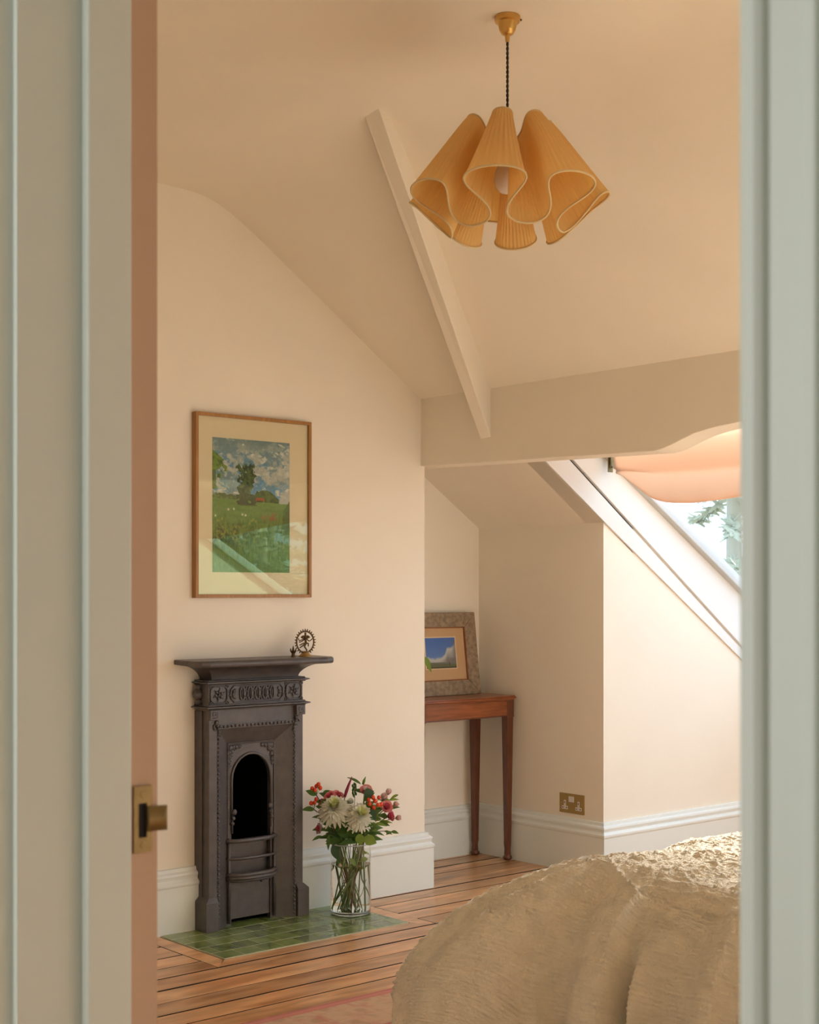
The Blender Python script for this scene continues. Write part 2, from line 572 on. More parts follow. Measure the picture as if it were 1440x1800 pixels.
# boards along the slope of the cheek: cover strip, then deep jamb lining
def slope(x, a, b): return a[1] + (b[1] - a[1]) * (x - a[0]) / (b[0] - a[0])
L0a, L0b, L1a, L1b = (4.374, 1.803), (5.74, 0.925), (4.514, 1.823), (5.74, 0.974)
Lz0 = lambda x: slope(x, (4.754, 1.553), L0b) if x > 4.754 else roofz(x)
Lz1 = lambda x: slope(x, L1a, L1b)
struct('trim_1', MB().prism([(4.36, 4.196, Lz0(4.36)), (4.754, 4.196, Lz0(4.754)), (6.3, 4.196, Lz0(6.3)), (6.3, 4.196, Lz1(6.3)), (4.3, 4.196, Lz1(4.3))], (0, 0.012, 0)),
       M_winwhite, 'pale cover board sloping down the window cheek', bevel=0.002)
struct('trim_2', MB().prism([(4.3, 4.190, Lz1(4.3) + 0.012), (6.3, 4.190, Lz1(6.3) + 0.012), (6.3, 4.190, glassz(6.3) - 0.005), (4.52, 4.190, glassz(4.52) - 0.005)], (0, 0.018, 0)),
       M_winwhite, 'wide white jamb board beside the sloping glass', bevel=0.003)

# boxed beam across the room with a raised cut-out by the window
bz = [(5.02, 1.775), (4.54, 1.778), (3.283, 1.749), (3.24, 1.756), (3.206, 1.765), (3.16, 1.781), (3.107, 1.797), (3.05, 1.807), (3.01, 1.812), (2.916, 1.8195), (2.6, 1.83), (2.0, 1.83), (1.6, 1.80), (1.3, 1.76), (Y0, 1.75)]
struct('trim_3', MB().prism([(3.98, y, z) for y, z in bz] + [(3.98, Y0, 2.10), (3.98, 5.02, 2.10)], (0.12, 0, 0)), M_wall, 'pink boxed beam across the room above the window', bevel=0.003)
# boxed diagonal rafter
Rt, Rb, Lt, Lb = Vector((2.80, 3.39, 2.735)), Vector((3.985, 4.121, 1.864)), Vector((2.816, 3.48, 2.735)), Vector((3.985, 4.18, 1.862))
ext = lambda a, b: a + (a - b) * 0.05
up = Vector((0, 0, 0.24))
struct('trim_4', MB().hexa([ext(Rt, Rb), Rb, Lb, ext(Lt, Lb), ext(Rt, Rb) + up, Rb + up, Lb + up, ext(Lt, Lb) + up]), M_wall, 'pink boxed rafter running up from the beam', bevel=0.003)

# door wall and landing
XH, XR = 0.64, 0.80
struct('wall_door', MB().box(XH, XR, 1.365, 5.3, 0, 2.9).box(XH, XR, Y0, 0.444, 0, 2.9).box(XH, XR, 0.4, 1.4, 2.07, 2.9), M_wall, 'wall with the doorway')
struct('wall_front', MB().box(-1.6, 3.0, Y0 - 0.1, Y0, 0, 2.9).box(4.6, 6.4, Y0 - 0.1, Y0, 0, 2.9).box(3.0, 4.6, Y0 - 0.1, Y0, 0, 0.8).box(3.0, 4.6, Y0 - 0.1, Y0, 2.2, 2.9), M_wall, 'wall at the bed end of the room')  # the opening is left for the added, unseen end window
struct('wall_landing', MB().box(-1.6, XH - 0.001, 2.6, 2.7, 0, 2.6).box(-1.6, -1.5, Y0, 2.7, 0, 2.6).box(XH - 0.006, XH, 1.44, 2.65, 0, 2.6).box(XH - 0.006, XH, Y0, 0.36, 0, 2.6), M_hallwall, 'pale landing walls')
struct('ceiling_landing', MB().box(-1.6, XH, Y0, 2.7, 2.5, 2.6), M_hallwall, 'landing ceiling')
struct('door_1', MB().box(XH, XR, 1.345, 1.366, 0, 2.05).box(XH, XR, 0.443, 0.464, 0, 2.05).box(XH, XR, 0.443, 1.366, 2.05, 2.071), M_hallwhite, 'grey-white door lining')
d1 = bpy.data.objects['door_1']
obj('door_stop', MB().box(0.711, 0.762, 1.330, 1.3451, 0, 2.05).box(0.711, 0.762, 0.4639, 0.479, 0, 2.05).box(0.711, 0.762, 0.479, 1.330, 2.035, 2.05), M_hallwhite, d1, bevel=0.002)
obj('door_rebate', MB().box(0.7622, 0.8005, 1.3435, 1.346, 0, 2.05), M_jamb, d1, label='pink-brown painted rebate of the door lining')
# architraves on the landing side: bead, quirk, flat, ogee, back band
arch = [(0, 0), (0, 0.020), (0.004, 0.022), (0.010, 0.022), (0.0135, 0.020), (0.0145, 0.016), (0.0165, 0.016), (0.0175, 0.0185), (0.038, 0.0185), (0.042, 0.0215), (0.046, 0.0215), (0.0475, 0.017), (0.052, 0.017), (0.060, 0.026), (0.075, 0.028), (0.08, 0.024), (0.08, 0)]
struct('trim_5', MB().prism([(XH - t, 0.454 - w, 0) for w, t in arch], (0, 0, 2.14)), M_hallwhite, 'grey-white moulded architrave on the right of the doorway', bevel=0)
struct('trim_6', MB().prism([(XH - t, 1.355 + w, 0) for w, t in arch], (0, 0, 2.14)), M_hallwhite, 'grey-white moulded architrave on the left of the doorway')
struct('trim_7', MB().prism([(XH - t, 0.374, 2.06 + w) for w, t in arch], (0, 1.06, 0)), M_hallwhite, 'architrave over the doorway')

# strike plate
sp = thing('strike_plate', 'brass strike plate with curved lip on the door lining', 'strike plate', (0.782, 1.3435, 0.97))
mb = MB()
y0, y1 = 1.3405, 1.3436
mb.box(0.7705, 0.776, y0, y1, 0.972, 1.043).box(0.786, 0.7925, y0, y1, 0.972, 1.043).box(0.776, 0.786, y0, y1, 0.972, 0.988).box(0.776, 0.786, y0, y1, 1.0245, 1.043)
obj('plate', mb, M_brass_dull, sp)
mb = MB().grid(lambda u, v: (0.786 + 0.0225 * u, 1.3405 - 0.003 * u * u - 0.0008, 0.994 + 0.0265 * v), 8, 2)
obj('lip', mb, M_brass_dull, sp, solid=0.002, smooth=True)
obj('bolt_hole', MB().box(0.776, 0.786, 1.3428, 1.3438, 0.988, 1.0245), M_black, sp)
for z in (0.980, 1.034):
    obj('screw', MB().lathe([(0.0038, 0), (0.0034, -0.0005), (0.0004, -0.0006)], (0.7815, y0, z), 12, 'Y'), M_brass_dull, sp)

# baseboards
SK = [(-0.002, 0), (0.028, 0), (0.028, 0.168), (0.031, 0.172), (0.033, 0.178), (0.032, 0.184), (0.025, 0.189), (0.021, 0.195), (0.0225, 0.203), (0.025, 0.209), (0.023, 0.216), (0.013, 0.222), (0.011, 0.234), (-0.002, 0.236)]
bb = lambda name, path, label: struct(name, MB().sweep(SK, path), M_trim, label, smooth=True, angle=28)
bb('baseboard_left', [(2.2, YA), (2.872, YA)], 'white moulded skirting left of the fireplace')
bb('baseboard_right', [(3.315, YA), (4.0, YA), (4.0, YB), (XC, YB), (XC, YD), (6.3, YD)], 'white moulded skirting along chimney breast, alcove and cheek')
bb('baseboard_door', [(0.8, 1.5), (0.8, YB), (2.2, YB)], 'white moulded skirting beside the doorway')

# ------------------------------------------------------------------ floor boards
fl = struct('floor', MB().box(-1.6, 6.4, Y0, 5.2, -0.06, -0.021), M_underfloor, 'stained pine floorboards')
lines = [5.06, 4.948, 4.83, 4.725, 4.61, 4.50, 4.388, 4.243, 4.128, 4.018, 3.90, 3.78, 3.667, 3.557, 3.449]
y = 3.449
while y > Y0:
    y -= random.uniform(0.108, 0.118)
    lines.append(y)
HX0, HX1, HY0, HY1 = 2.700, 3.530, 4.093, 4.53
BW = 0.072
def plank(x0, x1, ya, yb):
    g = random.choice((0.0026, 0.0034, 0.0042, 0.005))
    zt = random.uniform(-0.0012, 0.0008)
    mb = MB().box(x0 + 0.0008, x1 - 0.0008, yb + g, ya - g, -0.02, zt)
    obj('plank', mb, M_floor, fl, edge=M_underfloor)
for ya, yb in zip(lines, lines[1:]):
    xs = [-1.6] + sorted(random.uniform(-1.2, 6) for _ in range(1)) + [6.4]
    segs = list(zip(xs, xs[1:]))
    for x0, x1 in segs:
        if ya < HY0 - BW + 0.005:
            plank(x0, x1, ya, yb)
            continue
        for a0, a1 in ((x0, min(x1, HX0 - BW)), (max(x0, HX1 + BW), x1)):
            if a1 - a0 > 0.05:
                plank(a0, a1, ya, yb)
# mitred border boards round the hearth
def flat(pts, z0, z1): return MB().prism([(x, y, z0) for x, y in pts], (0, 0, z1 - z0))
e = 0.003
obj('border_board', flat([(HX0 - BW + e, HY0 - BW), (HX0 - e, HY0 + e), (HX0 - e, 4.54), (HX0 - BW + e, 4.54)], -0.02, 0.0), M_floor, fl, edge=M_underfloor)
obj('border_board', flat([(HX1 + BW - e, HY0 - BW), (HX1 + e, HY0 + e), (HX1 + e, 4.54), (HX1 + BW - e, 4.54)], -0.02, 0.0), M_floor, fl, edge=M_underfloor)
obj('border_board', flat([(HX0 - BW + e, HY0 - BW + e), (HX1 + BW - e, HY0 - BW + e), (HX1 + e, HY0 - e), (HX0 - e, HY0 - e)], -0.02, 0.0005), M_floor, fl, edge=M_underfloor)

# ------------------------------------------------------------------ hearth
he = thing('hearth', 'green glazed tile hearth set into the floor before the fireplace', 'hearth', (3.11, 4.1, 0))
obj('grout_bed', MB().box(HX0 + 0.002, HX1 - 0.002, HY0 + 0.002, HY1, -0.02, 0.0024), M_grout, he)
rows = [HY0 + 0.004 + 0.0862 * k for k in range(6)]
for r in range(5):
    xs = [HX0 + 0.004]
    x = HX0 + (0.046 if r % 2 else 0.089)
    while x < HX1 - 0.01:
        xs.append(x)
        x += 0.0852
    xs.append(HX1 - 0.003)
    for a0, a1 in zip(xs, xs[1:]):
        if a1 - a0 < 0.012: continue
        dz = random.uniform(-0.0006, 0.0006)
        obj('tile', MB().box(a0 + 0.0009, a1 - 0.0009, rows[r] + 0.0021, min(rows[r + 1], HY1) - 0.0021, -0.01, 0.0031 + dz * 0.5), M_tile, he, bevel=0.0006)

# ------------------------------------------------------------------ fireplace
FX, YF = 3.082, 4.45                 # centre line, pilaster face
fp = thing('fireplace', 'black cast-iron fireplace with arched grate on the green hearth', 'fireplace', (FX, 4.5, 0))
YW = YA + 0.002
# mantel shelf: moulded nosing with a slight bow at each end
shp = [(4.36, 0.984), (4.362, 0.993), (4.37, 0.999), (YW, 1.0), (YW, 0.982), (4.40, 0.978), (4.372, 0.974), (4.364, 0.977)]
def shelf_ring(x, inset):
    return [(x, min(y + inset, YW), z) for y, z in shp]
mb = MB()
xs = [(2.775, 0.03), (2.79, 0.012), (2.82, 0.0), (3.35, 0.0), (3.385, 0.012), (3.40, 0.03)]
vs = [p for x, i in xs for p in shelf_ring(x, i)]
n = len(shp)
fs = [(i * n + k, i * n + (k + 1) % n, (i + 1) * n + (k + 1) % n, (i + 1) * n + k) for i in range(len(xs) - 1) for k in range(n)] + [tuple(range(n)), tuple((len(xs) - 1) * n + k for k in range(n))]
obj('mantel_shelf', mb.add(vs, fs), M_iron, fp, bevel=0.003)
# cove under the shelf, returned at each side
def ring_profile(prof, hw, y_face, name, smooth=True):
    """profile of (projection, z) swept left-front-right round the body"""
    path = [(FX + hw, YW), (FX + hw, y_face), (FX - hw, y_face), (FX - hw, YW)]
    # travel so that 'right of travel' points outwards
    path = path[::-1]
    return obj(name, MB().sweep(prof, path), M_iron, fp, smooth=smooth, angle=35)
cove = [(-0.02, 0.979)] + [(0.085 * (1 - math.sin(t)) , 0.979 - 0.058 * (1 - math.cos(t)) ** 0.9) for t in np.linspace(0, PI / 2, 9)] + [(-0.02, 0.921)]
ring_profile(cove, 0.196, 4.458, 'cove')
mould = lambda z0, z1, p: [(-0.02, z0), (p * 0.4, z0), (p * 0.5, z0 + (z1 - z0) * 0.2), (p, z0 + (z1 - z0) * 0.4), (p, z0 + (z1 - z0) * 0.6), (p * 0.45, z0 + (z1 - z0) * 0.75), (p * 0.35, z1), (-0.02, z1)]
ring_profile(mould(0.906, 0.924, 0.022), 0.21, 4.452, 'cornice_moulding')
ring_profile(mould(0.814, 0.834, 0.024), 0.21, 4.452, 'lower_moulding')
obj('frieze', MB().box(FX - 0.214, FX + 0.214, 4.452, YW, 0.815, 0.924), M_iron, fp, bevel=0.002)
obj('upper_panel', MB().box(FX - 0.178, FX + 0.178, 4.456, YW, 0.745, 0.82), M_iron, fp, bevel=0.002)
# relief in the frieze: two square rosette panels and a long strapwork panel
mb = MB()
yf = 4.4488
def border(x0, x1, z0, z1, cut, r=0.0017):
    pts = [(x0 + cut, z0), (x1 - cut, z0), (x1, z0 + cut), (x1, z1 - cut), (x1 - cut, z1), (x0 + cut, z1), (x0, z1 - cut), (x0, z0 + cut)]
    mb.tube([(x, yf, z) for x, z in pts], r, 5, closed=True)
zc, hz = 0.870, 0.030
for cx in (FX - 0.170, FX + 0.170):
    mb = MB()
    border(cx - 0.036, cx + 0.036, zc - hz, zc + hz, 0.012, 0.0029)
    mb.sphere((cx, yf, zc), 0.006, 8, 5)
    for k in range(6):
        a = k * PI / 3 + 0.3
        mb.sphere((cx + 0.013 * math.cos(a), yf, zc + 0.013 * math.sin(a)), 0.0065, 7, 4, (1, 0.55, 1))
        b = a + 0.5
        mb.tube([(cx + r_ * math.cos(b + r_ * 25), yf, zc + r_ * math.sin(b + r_ * 25)) for r_ in (0.010, 0.016, 0.022, 0.026)], 0.0017, 5)
    for sx in (-1, 1):
        for sz in (-1, 1):
            mb.tube([(cx + sx * 0.036 + 0.0055 * math.cos(t), yf, zc + sz * hz + 0.0055 * math.sin(t)) for t in np.linspace(0, 2 * PI, 8)[:-1]], 0.0019, 5, closed=True)
    obj('rosette_panel', mb, M_iron, fp, smooth=True)
mb = MB()
border(FX - 0.118, FX + 0.118, zc - hz, zc + hz, 0.014, 0.0029)
for k in range(5):
    cx = FX - 0.068 + k * 0.034
    mb.tube([(cx + 0.009 * math.copysign(abs(math.cos(t)) ** 0.7, math.cos(t)), yf, zc + 0.023 * math.copysign(abs(math.sin(t)) ** 0.7, math.sin(t))) for t in np.linspace(0, 2 * PI, 15)[:-1]], 0.0033, 6, closed=True)
    mb.tube([(cx, yf, zc - 0.013), (cx, yf, zc + 0.013)], 0.0022, 5)
    if k < 4:
        for sz in (-1, 1):
            mb.tube([(cx + 0.009, yf, zc + sz * 0.005), (cx + 0.017, yf, zc + sz * 0.012), (cx + 0.025, yf, zc + sz * 0.005)], 0.0022, 5)
            mb.sphere((cx + 0.017, yf, zc + sz * 0.022), 0.0036, 6, 4)
for sx in (-1, 1):
    for k in range(5):
        a = PI / 2 + (k - 2) * 0.75
        cx = FX + sx * 0.098
        mb.sphere((cx + sx * 0.009 * math.sin(a), yf, zc + 0.014 * math.cos(a)), 0.006, 7, 4, (1, 0.55, 1.1))
    mb.sphere((FX + sx * 0.100, yf, zc), 0.004, 6, 4)
    mb.tube([(FX + sx * (0.118 + 0.008 - 0.007 * math.cos(t)), yf, zc + 0.008 * math.sin(t)) for t in np.linspace(0, 2 * PI, 9)[:-1]], 0.0019, 5, closed=True)
obj('strapwork_panel', mb, M_iron, fp, smooth=True)
# pilasters (two), each with its plinth, corbel and ear
for sx in (-1, 1):
    xo, xi = FX + sx * 0.214, FX + sx * 0.176
    lo, hi = min(xo, xi), max(xo, xi)
    pl = obj('pilaster', MB().box(lo, hi, YF, YW, 0.0, 0.816), M_iron, fp, bevel=0.003)
    # raised fillet down the outer side
    xs_ = xo + sx * 0.0005
    obj('side_fillet', MB().box(min(xs_, xs_ + sx * 0.004), max(xs_, xs_ + sx * 0.004), 4.49, YW, 0.12, 0.81), M_iron, pl)
    po, pi_ = FX + sx * 0.234, FX + sx * 0.180
    a0, a1 = min(po, pi_), max(po, pi_)
    b0, b1 = (a0 + 0.018, a1) if sx < 0 else (a0, a1 - 0.018)
    yq = YF - 0.014
    q = [(a0, yq, 0.003), (a1, yq, 0.003), (a1, YW, 0.003), (a0, YW, 0.003), (a0, yq, 0.110), (a1, yq, 0.110), (a1, YW, 0.110), (a0, YW, 0.110)]
    mb = MB().hexa(q)
    mb.hexa([q[4], q[5], q[6], q[7], (b0, yq + 0.012, 0.128), (b1, yq + 0.012, 0.128), (b1, YW, 0.128), (b0, YW, 0.128)])
    obj('plinth', mb, M_iron, fp, bevel=0.002)
    # corbel with a square key and a leaf drop beneath
    mb = MB().box(lo - 0.002, hi + 0.002, YF - 0.014, YF + 0.01, 0.778, 0.816)
    obj('corbel', mb, M_iron, fp, bevel=0.0025)
    mb = MB()
    kx, kz, ky = (lo + hi) / 2, 0.797, YF - 0.0145
    key = [(-1, -1), (1, -1), (1, 1), (-1, 1), (-1, -0.2), (0.3, -0.2), (0.3, 0.4)]
    mb.tube([(kx + 0.010 * a, ky, kz + 0.011 * b) for a, b in key], 0.0019, 5)
    cxo = FX + sx * 0.172
    for k in range(5):
        mb.sphere((cxo + sx * (0.010 - 0.004 * k), YF - 0.004, 0.768 - 0.012 * k), 0.009 - 0.001 * k, 8, 5, (1, 0.8, 1))
    mb.tube([(cxo + sx * 0.012 + 0.010 * math.cos(t), YF - 0.004, 0.752 + 0.012 * math.sin(t)) for t in np.linspace(0, 5, 9)], 0.003, 5)
    obj('leaf_drop', mb, M_iron, fp, smooth=True)
    # ornamental ear on the side of the frieze
    mb = MB()
    for z, r_ in ((0.898, 0.014), (0.870, 0.021), (0.842, 0.014)):
        mb.sphere((FX + sx * 0.216, 4.515, z), r_, 10, 6, (1.1, 1.1, 1))
    obj('side_ornament', mb, M_iron, fp, smooth=True)
# splayed reveal from the pilasters to the arched plate
YP = 4.49
hwO, hwI, zO, zI = 0.176, 0.111, 0.748, 0.684
P = lambda x, y, z: (FX + x, y, z)
for sx in (-1, 1):
    obj('splay_panel', MB().hexa([P(sx * hwO, YF + 0.002, 0.002), P(sx * hwI, YP, 0.002), P(sx * hwI, YP + 0.02, 0.002), P(sx * hwO, YW, 0.002),
                                  P(sx * hwO, YF + 0.002, zO), P(sx * hwI, YP, zI), P(sx * hwI, YP + 0.02, zI), P(sx * hwO, YW, zO)]), M_iron, fp)
obj('splay_panel', MB().hexa([P(-hwO, YF + 0.002, zO), P(hwO, YF + 0.002, zO), P(hwO, YW, zO), P(-hwO, YW, zO), P(-hwI, YP, zI), P(hwI, YP, zI), P(hwI, YP + 0.02, zI), P(-hwI, YP + 0.02, zI)]), M_iron, fp)
# beaded strips
mb = MB()
for k in range(20):
    x = FX - 0.165 + k * 0.33 / 19
    mb.sphere((x, YF - 0.0015, zO + 0.004), 0.0066, 6, 4, (0.95, 0.9, 0.9))
mb.box(FX - 0.172, FX + 0.172, YF + 0.0005, YF + 0.01, zO - 0.004, zO + 0.012)
obj('bead_strip', mb, M_iron, fp, kind='stuff')
for sx in (-1, 1):
    mb = MB()
    for k in range(46):
        z = 0.02 + k * (zO - 0.03) / 45
        mb.sphere((FX + sx * 0.172, YF - 0.0015, z), 0.0062, 6, 4, (0.9, 0.8, 0.9))
    obj('bead_strip', mb, M_iron, fp, kind='stuff')
# arched plate
ah, asz, ztop = 0.089, 0.545, zI
def arc_pts(r, n_=14): return [(r * math.cos(t), asz + 1.08 * r * math.sin(t)) for t in np.linspace(0, PI, n_)]
mb = MB()
outer = [(hwI, asz)] + [(hwI, ztop)] * 0
ar = arc_pts(ah)
# jambs
for sx in (-1, 1):
    mb.box(FX + min(sx * ah, sx * hwI), FX + max(sx * ah, sx * hwI), YP, YP + 0.02, 0.003, asz)
# spandrels as quads from the arch up to the plate edge
up_pts = []
for x, z in ar:
    t = math.atan2(z - asz, x)
    c_, s_ = math.cos(t), math.sin(t)
    k = min(hwI / abs(c_) if abs(c_) > 1e-6 else 9, (ztop - asz) / s_ if s_ > 1e-6 else 9)
    up_pts.append((c_ * k, asz + s_ * k))
for i in range(len(ar) - 1):
    a, b, c_, d = ar[i], ar[i + 1], up_pts[i + 1], up_pts[i]
    quad = [a, b, c_, d]
    mb.hexa([P(x, YP, z) for x, z in quad] + [P(x, YP + 0.02, z) for x, z in quad])
for sx in (-1, 1):                      # corners cut by the quads above
    cor = [(sx * hwI, ztop)]
    near = [p for p in up_pts if p[0] * sx > 0]
    side = max([p for p in near if abs(abs(p[0]) - hwI) < 1e-6], key=lambda p: p[1])
    topp = max([p for p in near if abs(p[1] - ztop) < 1e-6], key=lambda p: abs(p[0]))
    mb.prism([P(side[0], YP, side[1]), P(*((sx * hwI, YP, ztop))), P(topp[0], YP, topp[1])], (0, 0.02, 0))
obj('arched_plate', mb, M_iron, fp)
# roll round the arch, rope round the plate edge
mb = MB().tube([P(-ah, YP - 0.002, 0.40)] + [P(x, YP - 0.002, z) for x, z in ar[::-1]] + [P(ah, YP - 0.002, 0.40)], 0.0055, 8)
obj('arch_roll', mb, M_iron, fp, smooth=True)
mb = MB().tube([P(-hwI + 0.006, YP - 0.001, 0.01), P(-hwI + 0.006, YP - 0.001, ztop - 0.006), P(hwI - 0.006, YP - 0.001, ztop - 0.006), P(hwI - 0.006, YP - 0.001, 0.01)], 0.0035, 6)
mb.tube([P(-hwI + 0.004, YP - 0.002, ztop - 0.002), P(hwI - 0.004, YP - 0.002, ztop - 0.002)], 0.004, 6)
for k in range(60):
    z = 0.02 + k * 0.011
    for sx in (-1, 1):
        mb.sphere(P(sx * (hwI - 0.006), YP - 0.003, z), 0.0035, 5, 3)
obj('rope_edge', mb, M_iron, fp, kind='stuff')
for sx in (-1, 1):
    mb = MB()
    for (x, z, r_) in ((0.093, 0.665, 0.011), (0.080, 0.668, 0.009), (0.066, 0.667, 0.008), (0.052, 0.668, 0.007), (0.098, 0.648, 0.009), (0.096, 0.630, 0.008), (0.098, 0.612, 0.007), (0.086, 0.652, 0.009), (0.099, 0.595, 0.006)):
        mb.sphere(P(sx * x, YP - 0.001, z), r_, 8, 5, (1, 0.5, 1))
        mb.tube([P(sx * x + r_ * 1.2 * math.cos(t), YP - 0.003, z + r_ * 1.2 * math.sin(t)) for t in np.linspace(0.3, 4.3, 7)], 0.0018, 4)
    obj('spandrel_relief', mb, M_iron, fp, smooth=True)
# latch knobs beside the opening
for sx, z in ((-1, 0.425), (1, 0.435)):
    mb = MB()
    mb.sphere(P(sx * 0.082, YP - 0.010, z), 0.012, 10, 6, (0.9, 0.7, 1))
    mb.sphere(P(sx * 0.086, YP - 0.008, z - 0.022), 0.009, 8, 5)
    mb.sphere(P(sx * 0.089, YP - 0.008, z - 0.042), 0.008, 8, 5)
    mb.tube([P(sx * 0.088, YP - 0.004, z - 0.08), P(sx * 0.088, YP - 0.004, z)], 0.004, 6)
    obj('latch_knob', mb, M_iron, fp, smooth=True)
# firebox, ash panel, bowed bars
mb = MB()
mb.box(FX - 0.10, FX - 0.0955, YP + 0.02, 4.84, 0.0, 0.66).box(FX + 0.0955, FX + 0.10, YP + 0.02, 4.84, 0.0, 0.66)
mb.add([P(-0.1, 4.60, 0.0), P(0.1, 4.60, 0.0), P(0.1, 4.80, 0.5), P(-0.1, 4.80, 0.5), P(0.1, 4.80, 0.66), P(-0.1, 4.80, 0.66)], [(0, 1, 2, 3), (3, 2, 4, 5)])
obj('firebox', mb, M_soot, fp)
obj('basket_back', MB().box(FX - 0.095, FX + 0.095, 4.515, 4.525, 0.17, 0.315), M_iron, fp)
ap = obj('ash_panel', MB().box(FX - 0.0955, FX + 0.0955, 4.497, 4.506, 0.022, 0.178), M_iron, fp, bevel=0.002)
obj('pull', MB().sphere(P(0.05, 4.493, 0.152), 0.006, 8, 5), M_iron, ap, smooth=True)
for z, r_, bow in ((0.318, 0.0085, 0.030), (0.252, 0.006, 0.030), (0.188, 0.0, 0.046)):
    pts = [P(x, YP - bow * (1 - (abs(x) / 0.112) ** 3.5), z) for x in np.linspace(-0.112, 0.112, 19)]
    mb = MB()
    if r_:
        mb.tube(pts, r_, 8)
    else:
        mb.tube([(p[0], p[1] + 0.003, p[2] + 0.004) for p in pts], 0.0085, 8)
        mb.tube([(p[0], p[1] - 0.002, p[2] - 0.008) for p in pts], 0.0075, 8)
        mb.tube([(p[0], p[1] + 0.006, p[2] - 0.018) for p in pts], 0.006, 8)
    obj('grate_bar', mb, M_iron, fp, smooth=True)
for sx in (-1, 1):
    obj('grate_post', MB().tube([P(sx * 0.103, YP - 0.006, 0.012), P(sx * 0.103, YP - 0.006, 0.33)], 0.0065, 8), M_iron, fp, smooth=True)

# ------------------------------------------------------------------ statuettes on the mantel
SX, SY = 3.303, 4.445
st = thing('statuette', 'bronze ring statuette with a dancing figure on the right end of the mantel', 'statuette', (SX, SY, 1.0))
RC, RR = (SX, SY, 1.056), 0.041
mb = MB().tube([(RC[0] + RR * math.cos(t), SY, RC[2] + RR * math.sin(t)) for t in np.linspace(0, 2 * PI, 33)[:-1]], 0.0032, 6, closed=True)
rg = obj('ring', mb, M_bronze, st, smooth=True)
mb = MB()
for k in range(27):
    t = PI / 2 + 2 * PI * k / 27
    if math.sin(t) < -0.93: continue
    d = Vector((math.cos(t), 0, math.sin(t)))
    c = Vector(RC)
    mb.tube([c + d * (RR + 0.002), c + d * (RR + 0.006), c + d * (RR + 0.0105)], [0.0026, 0.0026, 0.0007], 6)
obj('flames', mb, M_bronze, rg, smooth=True, kind='stuff')
mb = MB()
def stick(pts, r_): mb.tube([(SX + x, SY - 0.001, RC[2] + z) for x, z in pts], r_, 6)
stick([(0.0, 0.037), (0.0, 0.026)], 0.0042)
mb.sphere((SX, SY - 0.001, RC[2] + 0.022), 0.0058, 8, 6)
stick([(0.0, 0.018), (0.001, 0.005), (0.003, -0.006)], [0.0058, 0.0046, 0.0052])
for sx in (-1, 1):
    for a in (0.5, 0.9, 1.3):
        stick([(sx * 0.006, 0.012), (sx * (0.006 + 0.017 * math.cos(a)), 0.012 + 0.014 * math.sin(a))], [0.002, 0.0025])
stick([(-0.004, 0.013), (-0.018, 0.008), (-0.030, 0.006), (-0.033, 0.014)], 0.0022)
stick([(-0.004, 0.010), (-0.016, 0.003), (-0.030, 0.000)], 0.0022)
stick([(0.004, 0.012), (0.018, 0.003), (0.024, 0.005), (0.034, 0.012)], 0.0022)
stick([(0.003, -0.003), (-0.012, -0.006), (-0.028, -0.012)], [0.0035, 0.003, 0.002])
stick([(0.003, -0.006), (-0.012, -0.014), (-0.027, -0.022)], [0.0035, 0.003, 0.002])
stick([(0.003, -0.004), (0.014, -0.006), (0.014, -0.018)], [0.0035, 0.003, 0.002])
stick([(0.002, -0.006), (-0.004, -0.018), (0.006, -0.030), (0.008, -0.040)], [0.0042, 0.0036, 0.003, 0.003])
obj('figure', mb, M_bronze, st, smooth=True)
mb = MB().lathe([(0.026, 0), (0.026, 0.003), (0.022, 0.006), (0.016, 0.010), (0.014, 0.016), (0.017, 0.019), (0.012, 0.021)], (SX, SY, 1.0), 20)
obj('base', mb, M_gold, st, smooth=True, angle=40)
f2 = thing('figurine', 'tiny dark lotus-shaped figurine left of the ring statuette', 'figurine', (3.246, SY, 1.0))
obj('pedestal', MB().lathe([(0.0085, 0), (0.0085, 0.005), (0.007, 0.006), (0.0065, 0.013)], (3.246, SY, 1.0), 14), M_bronze, f2)
mb = MB().sphere((3.246, SY, 1.019), 0.008, 8, 6)
for k in range(6):
    a = k * PI / 3
    mb.tube([(3.246 + 0.004 * math.cos(a), SY + 0.004 * math.sin(a), 1.014), (3.246 + 0.011 * math.cos(a), SY + 0.011 * math.sin(a), 1.023), (3.246 + 0.012 * math.cos(a), SY + 0.012 * math.sin(a), 1.033)], [0.003, 0.003, 0.0006], 6)
mb.tube([(3.246, SY, 1.02), (3.246, SY, 1.032), (3.246, SY, 1.044)], [0.005, 0.004, 0.0006], 8)
obj('petals', mb, M_bronze, f2, smooth=True)

# ------------------------------------------------------------------ framed landscape over the fireplace
pf = thing('framed_landscape', 'oak-framed landscape print with cream mount above the fireplace', 'picture', (3.116, 4.54, 1.227))
x0, x1, z0, z1 = 2.852, 3.385, 1.227, 1.916
fw, yfr = 0.013, 4.512
def rect_ring(x0, x1, z0, z1, w, y0, y1):
    o = [(x0, z0), (x1, z0), (x1, z1), (x0, z1)]
    i = [(x0 + w, z0 + w), (x1 - w, z0 + w), (x1 - w, z1 - w), (x0 + w, z1 - w)]
    r = []
    for k in range(4):
        j = (k + 1) % 4
        q = [o[k], o[j], i[j], i[k]]
        r.append(MB().hexa([(x, y0, z) for x, z in q] + [(x, y1, z) for x, z in q]))
    return r
for m_ in rect_ring(x0, x1, z0, z1, fw, yfr, 4.5405):
    obj('frame_rail', m_, M_oak, pf, bevel=0.0015)
obj('mount', MB().box(x0 + fw - 0.002, x1 - fw + 0.002, 4.5245, 4.5395, z0 + fw - 0.002, z1 - fw + 0.002), M_matboard, pf)

